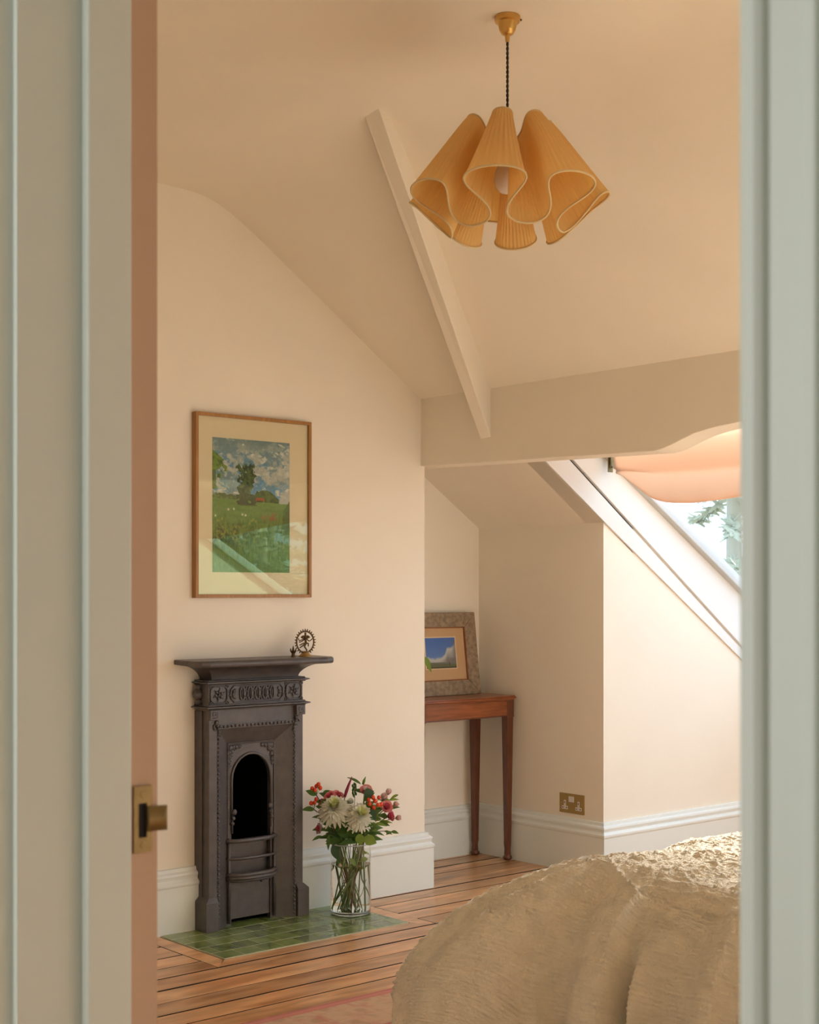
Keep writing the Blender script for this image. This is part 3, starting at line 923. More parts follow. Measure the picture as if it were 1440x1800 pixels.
def landscape(U, V):
    X, Yv = U, V
    asp = 1.42
    def n(fx, fy, s, oc=5, rot=0.6, warp=0.25):
        c_, s_ = math.cos(rot), math.sin(rot)
        a, b = X * fx, Yv * fy
        wx = fbm(a * 0.8 + 3.1, b * 0.8 + 7.7, s + 100, 2) - 0.5
        wy = fbm(a * 0.8 + 9.4, b * 0.8 + 1.3, s + 200, 2) - 0.5
        a, b = a + warp * 4 * wx, b + warp * 4 * wy
        return np.clip((fbm(a * c_ - b * s_ + 11.3, a * s_ + b * c_ + 5.7, s, oc) - 0.5) * 1.5 + 0.5, 0, 1)
    C = np.zeros(U.shape + (3,))
    def blend(mask, col):
        nonlocal C
        m = np.clip(mask, 0, 1)[..., None]
        C = C * (1 - m) + np.array(col) * m
    # sky: grey-blue above, banks of cloud, blue gaps on the right
    C[:] = (126, 146, 158)
    blend((n(5, 9, 11) - 0.5) * 5 * np.clip((Yv - 0.08) * 6, 0, 1), (88, 140, 182))
    blend((n(7, 16, 3, rot=0.1) - 0.52) * 6, (186, 182, 174))
    blend((n(9, 22, 5, rot=0.15) - 0.58) * 5, (206, 198, 186))
    blend((0.12 - Yv) * 8 * (0.5 + n(6, 20, 7, rot=0.1)), (122, 138, 142))
    blend(np.clip((Yv - 0.28) * 5, 0, 1) * (n(7, 15, 21, rot=0.1) - 0.38) * 3, (196, 186, 186))
    blend((n(16, 34, 31, rot=0.2) - 0.66) * 5 * (Yv < 0.45), (220, 212, 202))
    # distant trees
    hill = 0.445 + 0.03 * X
    tl = 0.395 + 0.05 * fbm(X * 22, X * 3, 8, 3)
    blend(((Yv > tl) & (Yv < hill + .02) & (X < 0.5)) * 1.0, (72, 88, 42))
    blend(((Yv > tl) & (Yv < hill) & (X < 0.5)) * (n(40, 60, 6) - 0.5) * 4, (112, 122, 60))
    dome = 0.37 + 2.2 * np.abs(X - 0.67) ** 2 + 0.03 * (fbm(X * 30, X * 5, 9, 3) - 0.5)
    dm = (Yv > dome) & (Yv < 0.482) & (X > 0.48) & (X < 0.86)
    blend(dm * 1.0, (84, 102, 48))
    blend(dm * (n(34, 50, 4) - 0.45) * 4, (54, 70, 32))
    # meadow with mottled grass
    fld = (Yv > hill)
    blend(fld * 1.0, (110, 134, 62))
    blend(fld * (n(5, 40, 13, rot=0.05) - 0.45) * 2.5, (92, 122, 54))
    gr = np.clip((Yv - 0.53) * 8, 0, 1)
    blend(gr * (fbm(X * 70, Yv * 22, 17, 4) - 0.42) * 3.0, (126, 130, 52))
    blend(gr * (fbm(X * 95, Yv * 26, 18, 3) - 0.5) * 3.5, (80, 104, 44))
    bush = np.clip((Yv - 0.58 - 0.05 * fbm(X * 9, X, 43, 3)) * 9, 0, 1) * np.clip((0.62 - X) * 4, 0, 1) * np.clip((0.84 - Yv) * 9, 0, 1)
    blend(bush * (n(26, 40, 19) - 0.3) * 2.4, (74, 76, 36))
    blend(bush * (n(44, 66, 20) - 0.58) * 5, (140, 138, 54))
    blend(np.clip((Yv - 0.78) * 8, 0, 1) * 0.6, (96, 124, 52))
    blend(np.clip((Yv - 0.76) * 8, 0, 1) * (fbm(X * 80, Yv * 18, 27, 3) - 0.5) * 3, (122, 146, 66))
    # bush at the right edge
    blend(((X > 0.93 - 0.08 * (fbm(Yv * 22, Yv * 3, 41, 3) - 0.3)) & (Yv > 0.43 + 0.9 * (1 - X) + 0.05 * fbm(X * 40, X * 3, 45, 3)) & (Yv < 0.72 - 0.06 * fbm(X * 50, Yv * 9, 46, 3))) * 0.85 * (0.5 + n(30, 40, 47)), (84, 94, 40))
    # poppies, daisies, yellow heads
    blend(np.exp(-((X - 0.66) / 0.035) ** 2 - ((Yv - 0.58) / 0.03) ** 2) * (n(50, 60, 51) - 0.25) * 3, (158, 96, 60))
    blend(np.exp(-((X - 0.78) / 0.05) ** 2 - ((Yv - 0.585) / 0.035) ** 2) * (n(50, 60, 52) - 0.3) * 3, (160, 88, 56))
    for (px, py) in ((0.2, 0.53), (0.27, 0.525), (0.04, 0.58), (0.38, 0.565), (0.42, 0.57)):
        blend(np.exp(-(((X - px) * 0.7) ** 2 + (Yv - py) ** 2) / 0.00007), (228, 218, 194))
    for (px, py) in ((0.06, 0.615), (0.5, 0.61), (0.47, 0.63), (0.3, 0.66), (0.52, 0.6), (0.12, 0.6), (0.55, 0.615)):
        blend(0.8 * np.exp(-(((X - px) * 0.7) ** 2 + (Yv - py) ** 2) / 0.00006), (176, 158, 56))
    # red-roofed hut
    blend((np.abs(X - 0.60) < 0.055 + 0.01 * (Yv > 0.44)) * (Yv > 0.432) * (Yv < 0.458) * 1.0, (160, 64, 36))
    blend((np.abs(X - 0.60) < 0.04) * (Yv > 0.455) * (Yv < 0.468) * 1.0, (66, 52, 34))
    # foliage of a tree at the left edge
    lf = 0.11 - 0.9 * np.abs(Yv - 0.17) ** 1.5 + 0.22 * (n(12, 22, 61) - 0.5)
    lm = (X < lf) & (Yv > 0.09 + 0.5 * X) & (Yv < 0.38)
    blend(lm * 1.0, (122, 144, 62))
    blend(lm * (n(30, 44, 62) - 0.42) * 4, (86, 106, 50))
    blend(((X < 0.05 - 0.1 * np.abs(Yv - 0.32)) & (Yv > 0.24) & (Yv < 0.385)) * 0.8, (88, 98, 46))
    # ragged tree in the middle
    wob = 0.16 * (n(13, 20, 71) - 0.5) + 0.10 * (n(34, 50, 72, warp=0.1) - 0.5)
    wid = np.interp(Yv, [0.17, 0.21, 0.25, 0.29, 0.32, 0.37, 0.43, 0.5], [0.0, 0.06, 0.055, 0.075, 0.05, 0.085, 0.095, 0.07])
    cx = 0.44 + np.interp(Yv, [0.17, 0.25, 0.5], [-0.01, 0.0, 0.0])
    tree = (np.abs(X - cx) < wid + wob) & (Yv > 0.18) & (Yv < 0.49)
    br = np.zeros_like(X, bool)
    for (x0, y0, x1, y1, w_) in ((0.42, 0.27, 0.31, 0.205, 0.020), (0.46, 0.27, 0.485, 0.165, 0.016), (0.45, 0.25, 0.43, 0.19, 0.018), (0.48, 0.30, 0.535, 0.285, 0.014), (0.41, 0.31, 0.36, 0.29, 0.014)):
        t = np.clip(((X - x0) * (x1 - x0) + (Yv - y0) * (y1 - y0)) / ((x1 - x0) ** 2 + (y1 - y0) ** 2), 0, 1)
        d = np.hypot(X - x0 - t * (x1 - x0), (Yv - y0 - t * (y1 - y0)) * asp)
        br |= d < w_ * (1.4 - 0.5 * t) + 0.05 * (n(40, 60, 75, warp=0.1) - 0.5)
    tm = tree | br
    blend(tm * 1.0, (64, 78, 46))
    blend(tm * (n(30, 44, 73, warp=0.1) - 0.42) * 5, (92, 106, 60))
    blend(tm * (n(36, 50, 74, warp=0.1) - 0.55) * 6, (40, 50, 34))
    blend(tm * np.clip((Yv - 0.40) * 14, 0, 0.75), (48, 48, 36))
    blend((np.abs(X - 0.46) < 0.11) * (np.abs(Yv - 0.492) < 0.005) * 0.7, (62, 66, 34))
    C *= (0.90 + 0.20 * fbm(X * 90, Yv * 60, 90, 3))[..., None]
    return C
painted_plane('print', (2.931, 4.5238, 1.827), (0.355, 0, 0), (0, 0, -0.504), 230, 330, landscape, M_paint_vc, pf)
obj('glass', MB().box(x0 + fw - 0.001, x1 - fw + 0.001, 4.5180, 4.5186, z0 + fw - 0.001, z1 - fw + 0.001), M_picglass, pf)

# ------------------------------------------------------------------ side table in the alcove
tb = thing('side_table', 'narrow mahogany table with tapered legs standing in the alcove', 'table', (4.43, 4.85, 0))
TX0, TX1, TY0, TY1 = 4.125, 4.732, 4.722, 4.965
def bow(x): return 0.016 * (1 - ((x - (TX0 + TX1) / 2) / ((TX1 - TX0) / 2)) ** 2)
xs = np.linspace(TX0, TX1, 15)
def slab(inset, z0, z1):
    f_ = [(max(TX0 + inset, min(TX1 - inset, x)), TY0 + inset - bow(x)) for x in xs]
    return [(x, y, z0) for x, y in f_] + [(TX1 - inset, TY1, z0), (TX0 + inset, TY1, z0)], z1 - z0
mb = MB()
for i_, a_, b_ in ((0.006, 0.748, 0.754), (0.0, 0.754, 0.762), (0.004, 0.762, 0.768)):
    p_, h_ = slab(i_, a_, b_)
    mb.prism(p_, (0, 0, h_))
obj('table_top', mb, M_mahog, tb, bevel=0.002)
p_, h_ = slab(0.016, 0.676, 0.750)
obj('apron', MB().prism(p_, (0, 0, h_)), M_mahog, tb, bevel=0.001)
p_, h_ = slab(0.013, 0.672, 0.678)
obj('apron_edge', MB().prism(p_, (0, 0, h_)), M_mahog_leg, tb, bevel=0.001)
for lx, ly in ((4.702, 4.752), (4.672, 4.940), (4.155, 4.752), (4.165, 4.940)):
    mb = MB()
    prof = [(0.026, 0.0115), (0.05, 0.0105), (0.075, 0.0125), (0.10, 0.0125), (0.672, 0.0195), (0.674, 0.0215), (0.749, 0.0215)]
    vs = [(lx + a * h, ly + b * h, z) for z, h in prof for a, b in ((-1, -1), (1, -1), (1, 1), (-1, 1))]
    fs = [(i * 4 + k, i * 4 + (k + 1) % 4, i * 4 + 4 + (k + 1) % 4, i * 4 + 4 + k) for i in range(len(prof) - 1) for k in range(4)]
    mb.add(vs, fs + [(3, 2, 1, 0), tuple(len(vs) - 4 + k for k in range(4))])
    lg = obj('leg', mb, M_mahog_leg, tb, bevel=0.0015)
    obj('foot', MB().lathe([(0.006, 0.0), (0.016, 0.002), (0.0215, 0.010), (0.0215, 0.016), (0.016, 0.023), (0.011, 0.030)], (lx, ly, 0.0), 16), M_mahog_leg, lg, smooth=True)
    if ly < 4.8:
        obj('collar', MB().box(lx - 0.0225, lx + 0.0225, ly - 0.0225, ly + 0.0225, 0.668, 0.676), M_mahog_leg, lg, bevel=0.002)

# leaning picture on the table
p2 = thing('leaning_picture', 'cloud picture in a distressed silver frame leaning on the side table', 'picture', (4.45, 4.93, 0.768))
cx, hw, hh = 4.452, 0.226, 0.384
yb_, yt_ = 4.925, 4.972
def pp(x, z, d): # x offset, height on the picture, distance in front of its back
    t = z / hh
    return Vector((cx + x, yb_ + (yt_ - yb_) * t - d, 0.7685 + z))
def ring2(x0, x1, z0, z1, w, wz, d0, d1):
    o = [(x0, z0), (x1, z0), (x1, z1), (x0, z1)]
    i = [(x0 + w, z0 + wz), (x1 - w, z0 + wz), (x1 - w, z1 - wz), (x0 + w, z1 - wz)]
    return [MB().hexa([pp(*q, d1) for q in (o[k], o[(k + 1) % 4], i[(k + 1) % 4], i[k])] + [pp(*q, d0) for q in (o[k], o[(k + 1) % 4], i[(k + 1) % 4], i[k])]) for k in range(4)]
for m_ in ring2(-hw, hw, 0, hh, 0.07, 0.068, 0, 0.022):
    obj('frame_rail', m_, M_silver, p2, bevel=0.003)
for m_ in ring2(-hw + 0.066, hw - 0.066, 0.064, hh - 0.064, 0.008, 0.008, 0.004, 0.018):
    obj('slip', m_, M_mahog, p2)
obj('mount', MB().hexa([pp(x, z, 0.010) for x, z in ((-hw + .07, .066), (hw - .07, .066), (hw - .07, hh - .066), (-hw + .07, hh - .066))] + [pp(x, z, 0.004) for x, z in ((-hw + .07, .066), (hw - .07, .066), (hw - .07, hh - .066), (-hw + .07, hh - .066))]), M_gilt, p2)
iw = 0.098
obj('mount_bevel', MB().hexa([pp(x, z, 0.0108) for x, z in ((-iw, .122), (iw, .122), (iw, .272), (-iw, .272))] + [pp(x, z, 0.009) for x, z in ((-iw, .122), (iw, .122), (iw, .272), (-iw, .272))]), M_matboard, p2)
def clouds(U, V):
    C = np.zeros(U.shape + (3,))
    def blend(mask, col):
        nonlocal C
        m = np.clip(mask, 0, 1)[..., None]
        C = C * (1 - m) + np.array(col) * m
    C[:] = (64, 112, 190)
    blend(V * 0.9, (120, 150, 200))
    edge = np.interp(U, [0, 0.35, 0.5, 0.62, 0.72, 0.85, 1], [0.62, 0.62, 0.58, 0.52, 0.32, 0.28, 0.2]) + 0.16 * (fbm(U * 7, V * 6, 5) - 0.5)
    blend((V - edge) * 14, (206, 204, 196))
    blend((V - edge - 0.12) * 4 * (fbm(U * 6, V * 7, 9) + 0.3), (128, 122, 120))
    blend((U - 0.86) * 5 * (V > 0.1), (120, 112, 112))
    blend((V > 0.8) * 1.0, (120, 122, 110))
    blend((V > 0.86) * 0.7, (104, 112, 72))
    blend((V > 0.96) * 0.8, (66, 60, 40))
    blend((np.abs(U - 0.77) < 0.012) * (V > 0.8) * (V < 0.92) * 1.0, (60, 60, 70))
    return C
a_, b_, c_ = pp(-iw + .005, .267, 0.0112), pp(iw - .005, .267, 0.0112), pp(-iw + .005, .126, 0.0112)
painted_plane('print', a_, b_ - a_, c_ - a_, 80, 60, clouds, M_paint_vc, p2)
obj('glass', MB().hexa([pp(x, z, 0.0150) for x, z in ((-hw + .07, .066), (hw - .07, .066), (hw - .07, hh - .066), (-hw + .07, hh - .066))] + [pp(x, z, 0.0146) for x, z in ((-hw + .07, .066), (hw - .07, .066), (hw - .07, hh - .066), (-hw + .07, hh - .066))]), M_picglass2, p2)

# ------------------------------------------------------------------ leaves helper
def leaf_mesh(base, d, up_, length, width, curl=0.25, fold=0.2, n=7):
    base, d, up_ = Vector(base), Vector(d).normalized(), Vector(up_)
    up_ = (up_ - d * up_.dot(d)).normalized()
    side = d.cross(up_)
    mb = MB()
    vs = []
    for i in range(n):
        t = i / (n - 1)
        w = width * 0.5 * math.sin(PI * min(1, t * 0.97 + 0.03) ** 0.8) + 0.0004
        c = base + d * (length * t) - up_ * (curl * length * t * t)
        vs += [c - side * w + up_ * (fold * w), c, c + side * w + up_ * (fold * w)]
    fs = []
    for i in range(n - 1):
        for k in (0, 1):
            fs.append((i * 3 + k, i * 3 + k + 1, (i + 1) * 3 + k + 1, (i + 1) * 3 + k))
    return mb.add(vs, fs)

# potted plant behind the chimney breast, one leaf showing past the corner
pt = thing('potted_plant', 'green-leaved plant on the side table mostly hidden by the chimney breast', 'plant', (4.175, 4.83, 0.768))
obj('pot', MB().lathe([(0.024, 0), (0.034, 0.06), (0.036, 0.06), (0.036, 0.07), (0.03, 0.07)], (4.175, 4.83, 0.768), 18), M_pot, pt)
obj('stem', MB().tube([(4.175, 4.83, 0.83), (4.18, 4.82, 0.90), (4.20, 4.81, 0.95), (4.222, 4.80, 0.958)], 0.0025, 6).tube([(4.175, 4.83, 0.83), (4.16, 4.84, 0.9), (4.15, 4.84, 0.96)], 0.0025, 6), M_stem, pt)
for b_, d_, l_, w_ in (((4.222, 4.80, 0.958), (0.62, -0.05, -0.78), 0.088, 0.042), ((4.17, 4.82, 0.9), (-0.3, -0.6, 0.4), 0.06, 0.04), ((4.15, 4.84, 0.96), (-0.5, 0.1, 0.4), 0.06, 0.04), ((4.16, 4.84, 0.93), (-0.2, -0.5, 0.5), 0.05, 0.035)):
    obj('leaf', leaf_mesh(b_, d_, (0, -0.8, 0.5), l_, w_, 0.1), M_leaf_light if w_ > 0.041 else M_leaf, pt, smooth=True)

# ------------------------------------------------------------------ wall socket
so = thing('wall_socket', 'brass double power socket on the knee wall', 'socket', (4.754, 4.39, 0.254))
xs_ = XC
obj('face_plate', MB().box(xs_ - 0.004, xs_ + 0.001, 4.317, 4.467, 0.254, 0.342), mat('satin_brass_plate', (0.44, 0.29, 0.10), 0.45, metal=0.55), so, bevel=0.0015)
obj('switch', MB().box(xs_ - 0.0075, xs_ - 0.003, 4.378, 4.408, 0.305, 0.330), M_white_plastic, so, bevel=0.001)
for yc in (4.433, 4.350):
    mb = MB().box(xs_ - 0.0052, xs_ - 0.0035, yc - 0.0062, yc + 0.0062, 0.284, 0.311).box(xs_ - 0.0052, xs_ - 0.0035, yc - 0.0185, yc + 0.0185, 0.270, 0.285)
    so_i = obj('socket_insert', mb, M_white_plastic, so, bevel=0.0012)
    mb = MB().box(xs_ - 0.0056, xs_ - 0.005, yc - 0.002, yc + 0.002, 0.297, 0.305)
    for s_ in (-1, 1):
        mb.box(xs_ - 0.0056, xs_ - 0.005, yc + s_ * 0.011 - 0.003, yc + s_ * 0.011 + 0.003, 0.275, 0.2795)
    obj('pin_holes', mb, M_black, so_i)
for yc in (4.452, 4.331):
    obj('screw', MB().lathe([(0.003, 0), (0.0025, -0.0008), (0.0003, -0.001)], (xs_ - 0.004, yc, 0.298), 10, 'X'), M_brass, so)

# ------------------------------------------------------------------ pendant lamp
LX, LY, LZ = 2.610, 2.638, 2.735
lp = thing('pendant_lamp', 'pleated straw-coloured scalloped pendant lampshade on a brass ceiling rose', 'lamp', (LX, LY, LZ))
rose = obj('ceiling_rose', MB().lathe([(0.033, 0.001), (0.033, -0.010), (0.0325, -0.012), (0.026, -0.014), (0.0245, -0.02), (0.021, -0.034), (0.015, -0.044), (0.009, -0.047), (0.0085, -0.047), (0.0065, -0.048), (0.0058, -0.058), (0.005, -0.064), (0.0035, -0.065)], (LX, LY, LZ), 32), M_brass, lp, smooth=True, angle=40)
obj('grub_screw', MB().lathe([(0.003, 0), (0.003, 0.004)], (LX + 0.0255, LY - 0.021, LZ - 0.006), 8, 'X'), M_brass_dull, rose)
def twist(ph): return [(LX + 0.0018 * math.cos(z * 260 + ph), LY + 0.0018 * math.sin(z * 260 + ph), LZ - 0.06 - z) for z in np.linspace(0, 0.26, 90)]
obj('flex', MB().tube(twist(0), 0.0021, 6).tube(twist(PI), 0.0021, 6), M_flex, lp, smooth=True)
NL = 7
PH0 = math.radians(-90 - 40.8 + 50) # set below: lobe facing the camera
def shade_pt(t, v, off=0.0):
    """t 0..1 round the shade, v 0 top .. 1 bottom"""
    a = 2 * PI * t
    w = math.cos(NL * a)
    e_ = v ** 0.92
    R = 0.078 + (0.203 - 0.078) * e_
    A = 0.034 + (0.060 - 0.034) * e_
    B = 0.13 + 0.07 * e_
    ang = a + B * math.sin(2 * NL * a) + LOBE
    r = R + A * w + off
    zt, zb = 2.435 + 0.030 * w, 2.222 + 0.054 * w
    # hyperbolic flare
    z = zt + (zb - zt) * v - 0.004 * math.sin(PI * v)
    return (LX + r * math.cos(ang), LY + r * math.sin(ang), z)
LOBE = math.atan2(-0.757, -0.653) - math.radians(11.5)   # one lobe a little left of straight at the camera
NP = NL * 44
mb = MB()
nv = 14
vs = []
for j in range(nv):
    for i in range(NP * 2):
        vs.append(shade_pt(i / (NP * 2), j / (nv - 1), 0.0018 if i % 2 else -0.0006))
fs = []
m_ = NP * 2
for j in range(nv - 1):
    for i in range(m_):
        k = (i + 1) % m_
        fs.append((j * m_ + i, j * m_ + k, (j + 1) * m_ + k, (j + 1) * m_ + i))
obj('lamp_shade', mb.add(vs, fs), M_shade, lp)
sh = bpy.data.objects['lamp_shade']
obj('rim_piping', MB().tube([shade_pt(i / 700, 1.0, 0.0004) for i in range(700)], 0.0030, 6, closed=True), M_piping, sh, smooth=True)
obj('rim_piping', MB().tube([shade_pt(i / 700, 0.0, 0.0004) for i in range(700)], 0.0024, 6, closed=True), M_piping, sh, smooth=True)
obj('lamp_holder', MB().lathe([(0.003, 2.48), (0.012, 2.465), (0.018, 2.44), (0.018, 2.38), (0.015, 2.375)], (LX, LY, 0), 20), M_brass, lp, smooth=True)
mb = MB()
for k in range(NL):
    x, y, z = shade_pt((k + 0.5) / NL, 0.04)
    mb.tube([(LX, LY, 2.43), (x, y, z)], 0.0014, 5)
obj('shade_spokes', mb, M_brass, lp)
obj('bulb', MB().lathe([(0.013, 2.378), (0.015, 2.365), (0.026, 2.35), (0.034, 2.33), (0.035, 2.315), (0.030, 2.295), (0.018, 2.282), (0.0005, 2.278)], (LX, LY, 0), 24), M_bulb, lp, smooth=True)

# ------------------------------------------------------------------ roof window, blind
wn = struct('window_1', MB().prism([(4.50, 4.155, glassz(4.50) - 0.03), (6.36, 4.155, glassz(6.36) - 0.03), (6.36, 4.155, glassz(6.36) + 0.03), (4.50, 4.155, glassz(4.50) + 0.03)], (0, 0.045, 0)), M_frame_grey, 'large sloping roof window', bevel=0.004)
wr = lambda name, ya, yb, xa=4.50, xb=6.36: obj(name, MB().prism([(xa, ya, glassz(xa) - 0.03), (xb, ya, glassz(xb) - 0.03), (xb, ya, glassz(xb) + 0.03), (xa, ya, glassz(xa) + 0.03)], (0, yb - ya, 0)), M_frame_grey, wn, bevel=0.004)
wr('frame_stile', 1.0, 1.045)
wr('mullion', 2.56, 2.60)
wr('frame_rail', 1.045, 4.155, 4.48, 4.56)
wr('frame_rail', 1.045, 4.155, 6.28, 6.36)
for ya, yb in ((1.04, 2.57), (2.59, 4.16)):
    obj('pane', MB().add([(4.54, ya, glassz(4.54)), (6.3, ya, glassz(6.3)), (6.3, yb, glassz(6.3)), (4.54, yb, glassz(4.54))], [(0, 1, 2, 3)]), M_winglass, wn)
struct('trim_8', MB().box(6.05, 6.34, Y0, 4.2, 0.86, 0.89), M_winwhite, 'white sill under the sloping window')

wn2 = struct('window_fill_end', MB().box(3.0, 4.6, Y0 - 0.07, Y0 - 0.02, 0.8, 0.85).box(3.0, 4.6, Y0 - 0.07, Y0 - 0.02, 2.15, 2.2).box(3.0, 3.05, Y0 - 0.07, Y0 - 0.02, 0.85, 2.15).box(4.55, 4.6, Y0 - 0.07, Y0 - 0.02, 0.85, 2.15).box(3.78, 3.82, Y0 - 0.07, Y0 - 0.02, 0.85, 2.15), M_winwhite, 'white window in the wall at the end of the room')  # out of view, added to even out the room's light
for xa, xb in ((3.05, 3.78), (3.82, 4.55)):
    obj('pane', MB().add([(xa, Y0 - 0.045, 0.85), (xb, Y0 - 0.045, 0.85), (xb, Y0 - 0.045, 2.15), (xa, Y0 - 0.045, 2.15)], [(0, 1, 2, 3)]), M_winglass, wn2)

wn3 = struct('window_fill_roof', MB().prism([(4.50, 0.86, glassz(4.50) - 0.03), (6.36, 0.86, glassz(6.36) - 0.03), (6.36, 0.86, glassz(6.36) + 0.03), (4.50, 0.86, glassz(4.50) + 0.03)], (0, 0.05, 0)), M_frame_grey, 'second sloping roof window towards the head of the bed')  # extra glazed bay, unseen, added so more daylight fills the room
for nm, ya, yb, xa, xb in (('frame_stile', Y0, Y0 + 0.05, 4.5, 6.36), ('frame_rail', Y0 + 0.05, 0.86, 4.48, 4.56), ('frame_rail', Y0 + 0.05, 0.86, 6.28, 6.36)):
    obj(nm, MB().prism([(xa, ya, glassz(xa) - 0.03), (xb, ya, glassz(xb) - 0.03), (xb, ya, glassz(xb) + 0.03), (xa, ya, glassz(xa) + 0.03)], (0, yb - ya, 0)), M_frame_grey, wn3)
obj('pane', MB().add([(4.54, Y0, glassz(4.54)), (6.3, Y0, glassz(6.3)), (6.3, 0.88, glassz(6.3)), (4.54, 0.88, glassz(4.54))], [(0, 1, 2, 3)]), M_winglass, wn3)

bl = thing('roman_blind', 'peach linen blind gathered in soft scallops over the roof window', 'blind', (4.74, 4.12, 1.78))
YBL, YBR = 4.125, 1.10
SWL = 0.95
def sagf(y):
    ys = [1.10, 1.15, 1.35, 1.6, 1.92, 2.3, 2.6, 3.1, 3.47, 3.64, 3.82, 3.91, 4.0, 4.06, 4.125]
    ss = [0.0, 0.1, 0.9, 1.25, 1.28, 1.02, 0.85, 0.78, 0.92, 1.0, 0.94, 0.74, 0.42, 0.2, 0.0]
    return float(np.mean(np.interp(y + np.linspace(-0.07, 0.07, 9), ys, ss)))
def blind_pt(u, v):
    y = YBL + (YBR - YBL) * u
    s = sagf(y)
    zc_ = 1.782 - 0.036 * s                      # crease
    zb_ = 1.775 - 0.165 * s                      # hem of the belly
    if v < 0.5:
        t = v / 0.5
        z = 1.965 + (zc_ - 1.965) * t
        x = 4.735 - 0.020 * math.sin(PI * t) * (0.4 + 0.6 * s) + 0.012 * t * s
    else:
        t = (v - 0.5) / 0.5
        z = zc_ + (zb_ - zc_) * math.sin(t * PI / 2)
        x = 4.747 - 0.075 * s * math.sin(t * PI * 0.62) + 0.004 * math.sin(y * 40) * t * s
    return (x, y, z)
blo = obj('cloth', MB().grid(blind_pt, 150, 40), M_blind, bl, smooth=True, solid=0.003)
obj('head_rail', MB().box(4.715, 4.76, YBR, YBL + 0.04, 1.955, 1.985), M_winwhite, bl)
mb = MB().box(4.722, 4.752, 4.150, 4.154, 1.770, 1.87).box(4.722, 4.752, 4.134, 4.138, 1.785, 1.87).box(4.742, 4.752, 4.136, 4.152, 1.80, 1.87)
obj('bracket', mb, M_brass_dull, bl, label='small brass bracket at the left end of the blind')
obj('screw', MB().sphere((4.72, 4.128, 1.79), 0.004, 8, 5), M_bronze, bl)

# ------------------------------------------------------------------ rug
def rugcol(U, V):
    C = np.zeros(U.shape + (3,))
    def blend(mask, col):
        nonlocal C
        m = np.clip(mask, 0, 1)[..., None]
        C = C * (1 - m) + np.array(col) * m
    C[:] = (210, 172, 134)
    x, y = U * 2.7, V * 2.5
    ex = np.minimum(np.minimum(x, 2.7 - x), np.minimum(y, 2.5 - y))
    blend((fbm(x * 22, y * 22, 2) - 0.52) * 3, (204, 146, 118))
    blend((fbm(x * 34, y * 20, 7) - 0.66) * 5, (198, 122, 102))
    blend((fbm(x * 28, y * 34, 17) - 0.62) * 4, (178, 150, 112))
    mot = np.sin(x * 2 * PI / 0.16) * np.sin(y * 2 * PI / 0.16)
    blend((np.abs(mot) < 0.10) * 0.22, (196, 116, 98))
    blend((mot > 0.72) * 0.45, (176, 132, 96))
    blend(((ex < 0.036)) * 1.0, (206, 122, 106))
    blend(((ex > 0.018) & (ex < 0.026)) * 0.6, (214, 150, 128))
    blend((ex < 0.012) * 0.6, (190, 104, 88))
    blend(((ex > 0.27) & (ex < 0.29)) * 0.8, (180, 96, 80))
    return C
rg_ = painted_plane('rug', (1.25, 3.415, 0.009), (2.7, 0, 0), (0, -2.5, 0), 400, 360, rugcol, M_rug, solid=0.012)
rg_['label'] = 'faded pink patterned rug lying on the floorboards under the bed'
rg_['category'] = 'rug'

# ------------------------------------------------------------------ bed and throw
bd = thing('bed', 'double bed under the cream throw', 'bed', (3.2, 1.45, 0.01))
obj('bed_frame', MB().box(2.38, 4.45, 0.72, 2.12, 0.2, 0.3), M_bedwood, bd, bevel=0.01)
for x in (2.44, 4.38):
    for y in (0.78, 2.06):
        obj('leg', MB().box(x - 0.03, x + 0.03, y - 0.03, y + 0.03, 0.0155, 0.2), M_bedwood, bd)
obj('mattress', MB().box(2.36, 4.45, 0.70, 2.12, 0.3, 0.5), M_mattress, bd, bevel=0.05)
obj('duvet', MB().box(2.34, 4.2, 0.68, 2.14, 0.46, 0.625), M_mattress, bd, bevel=0.06)

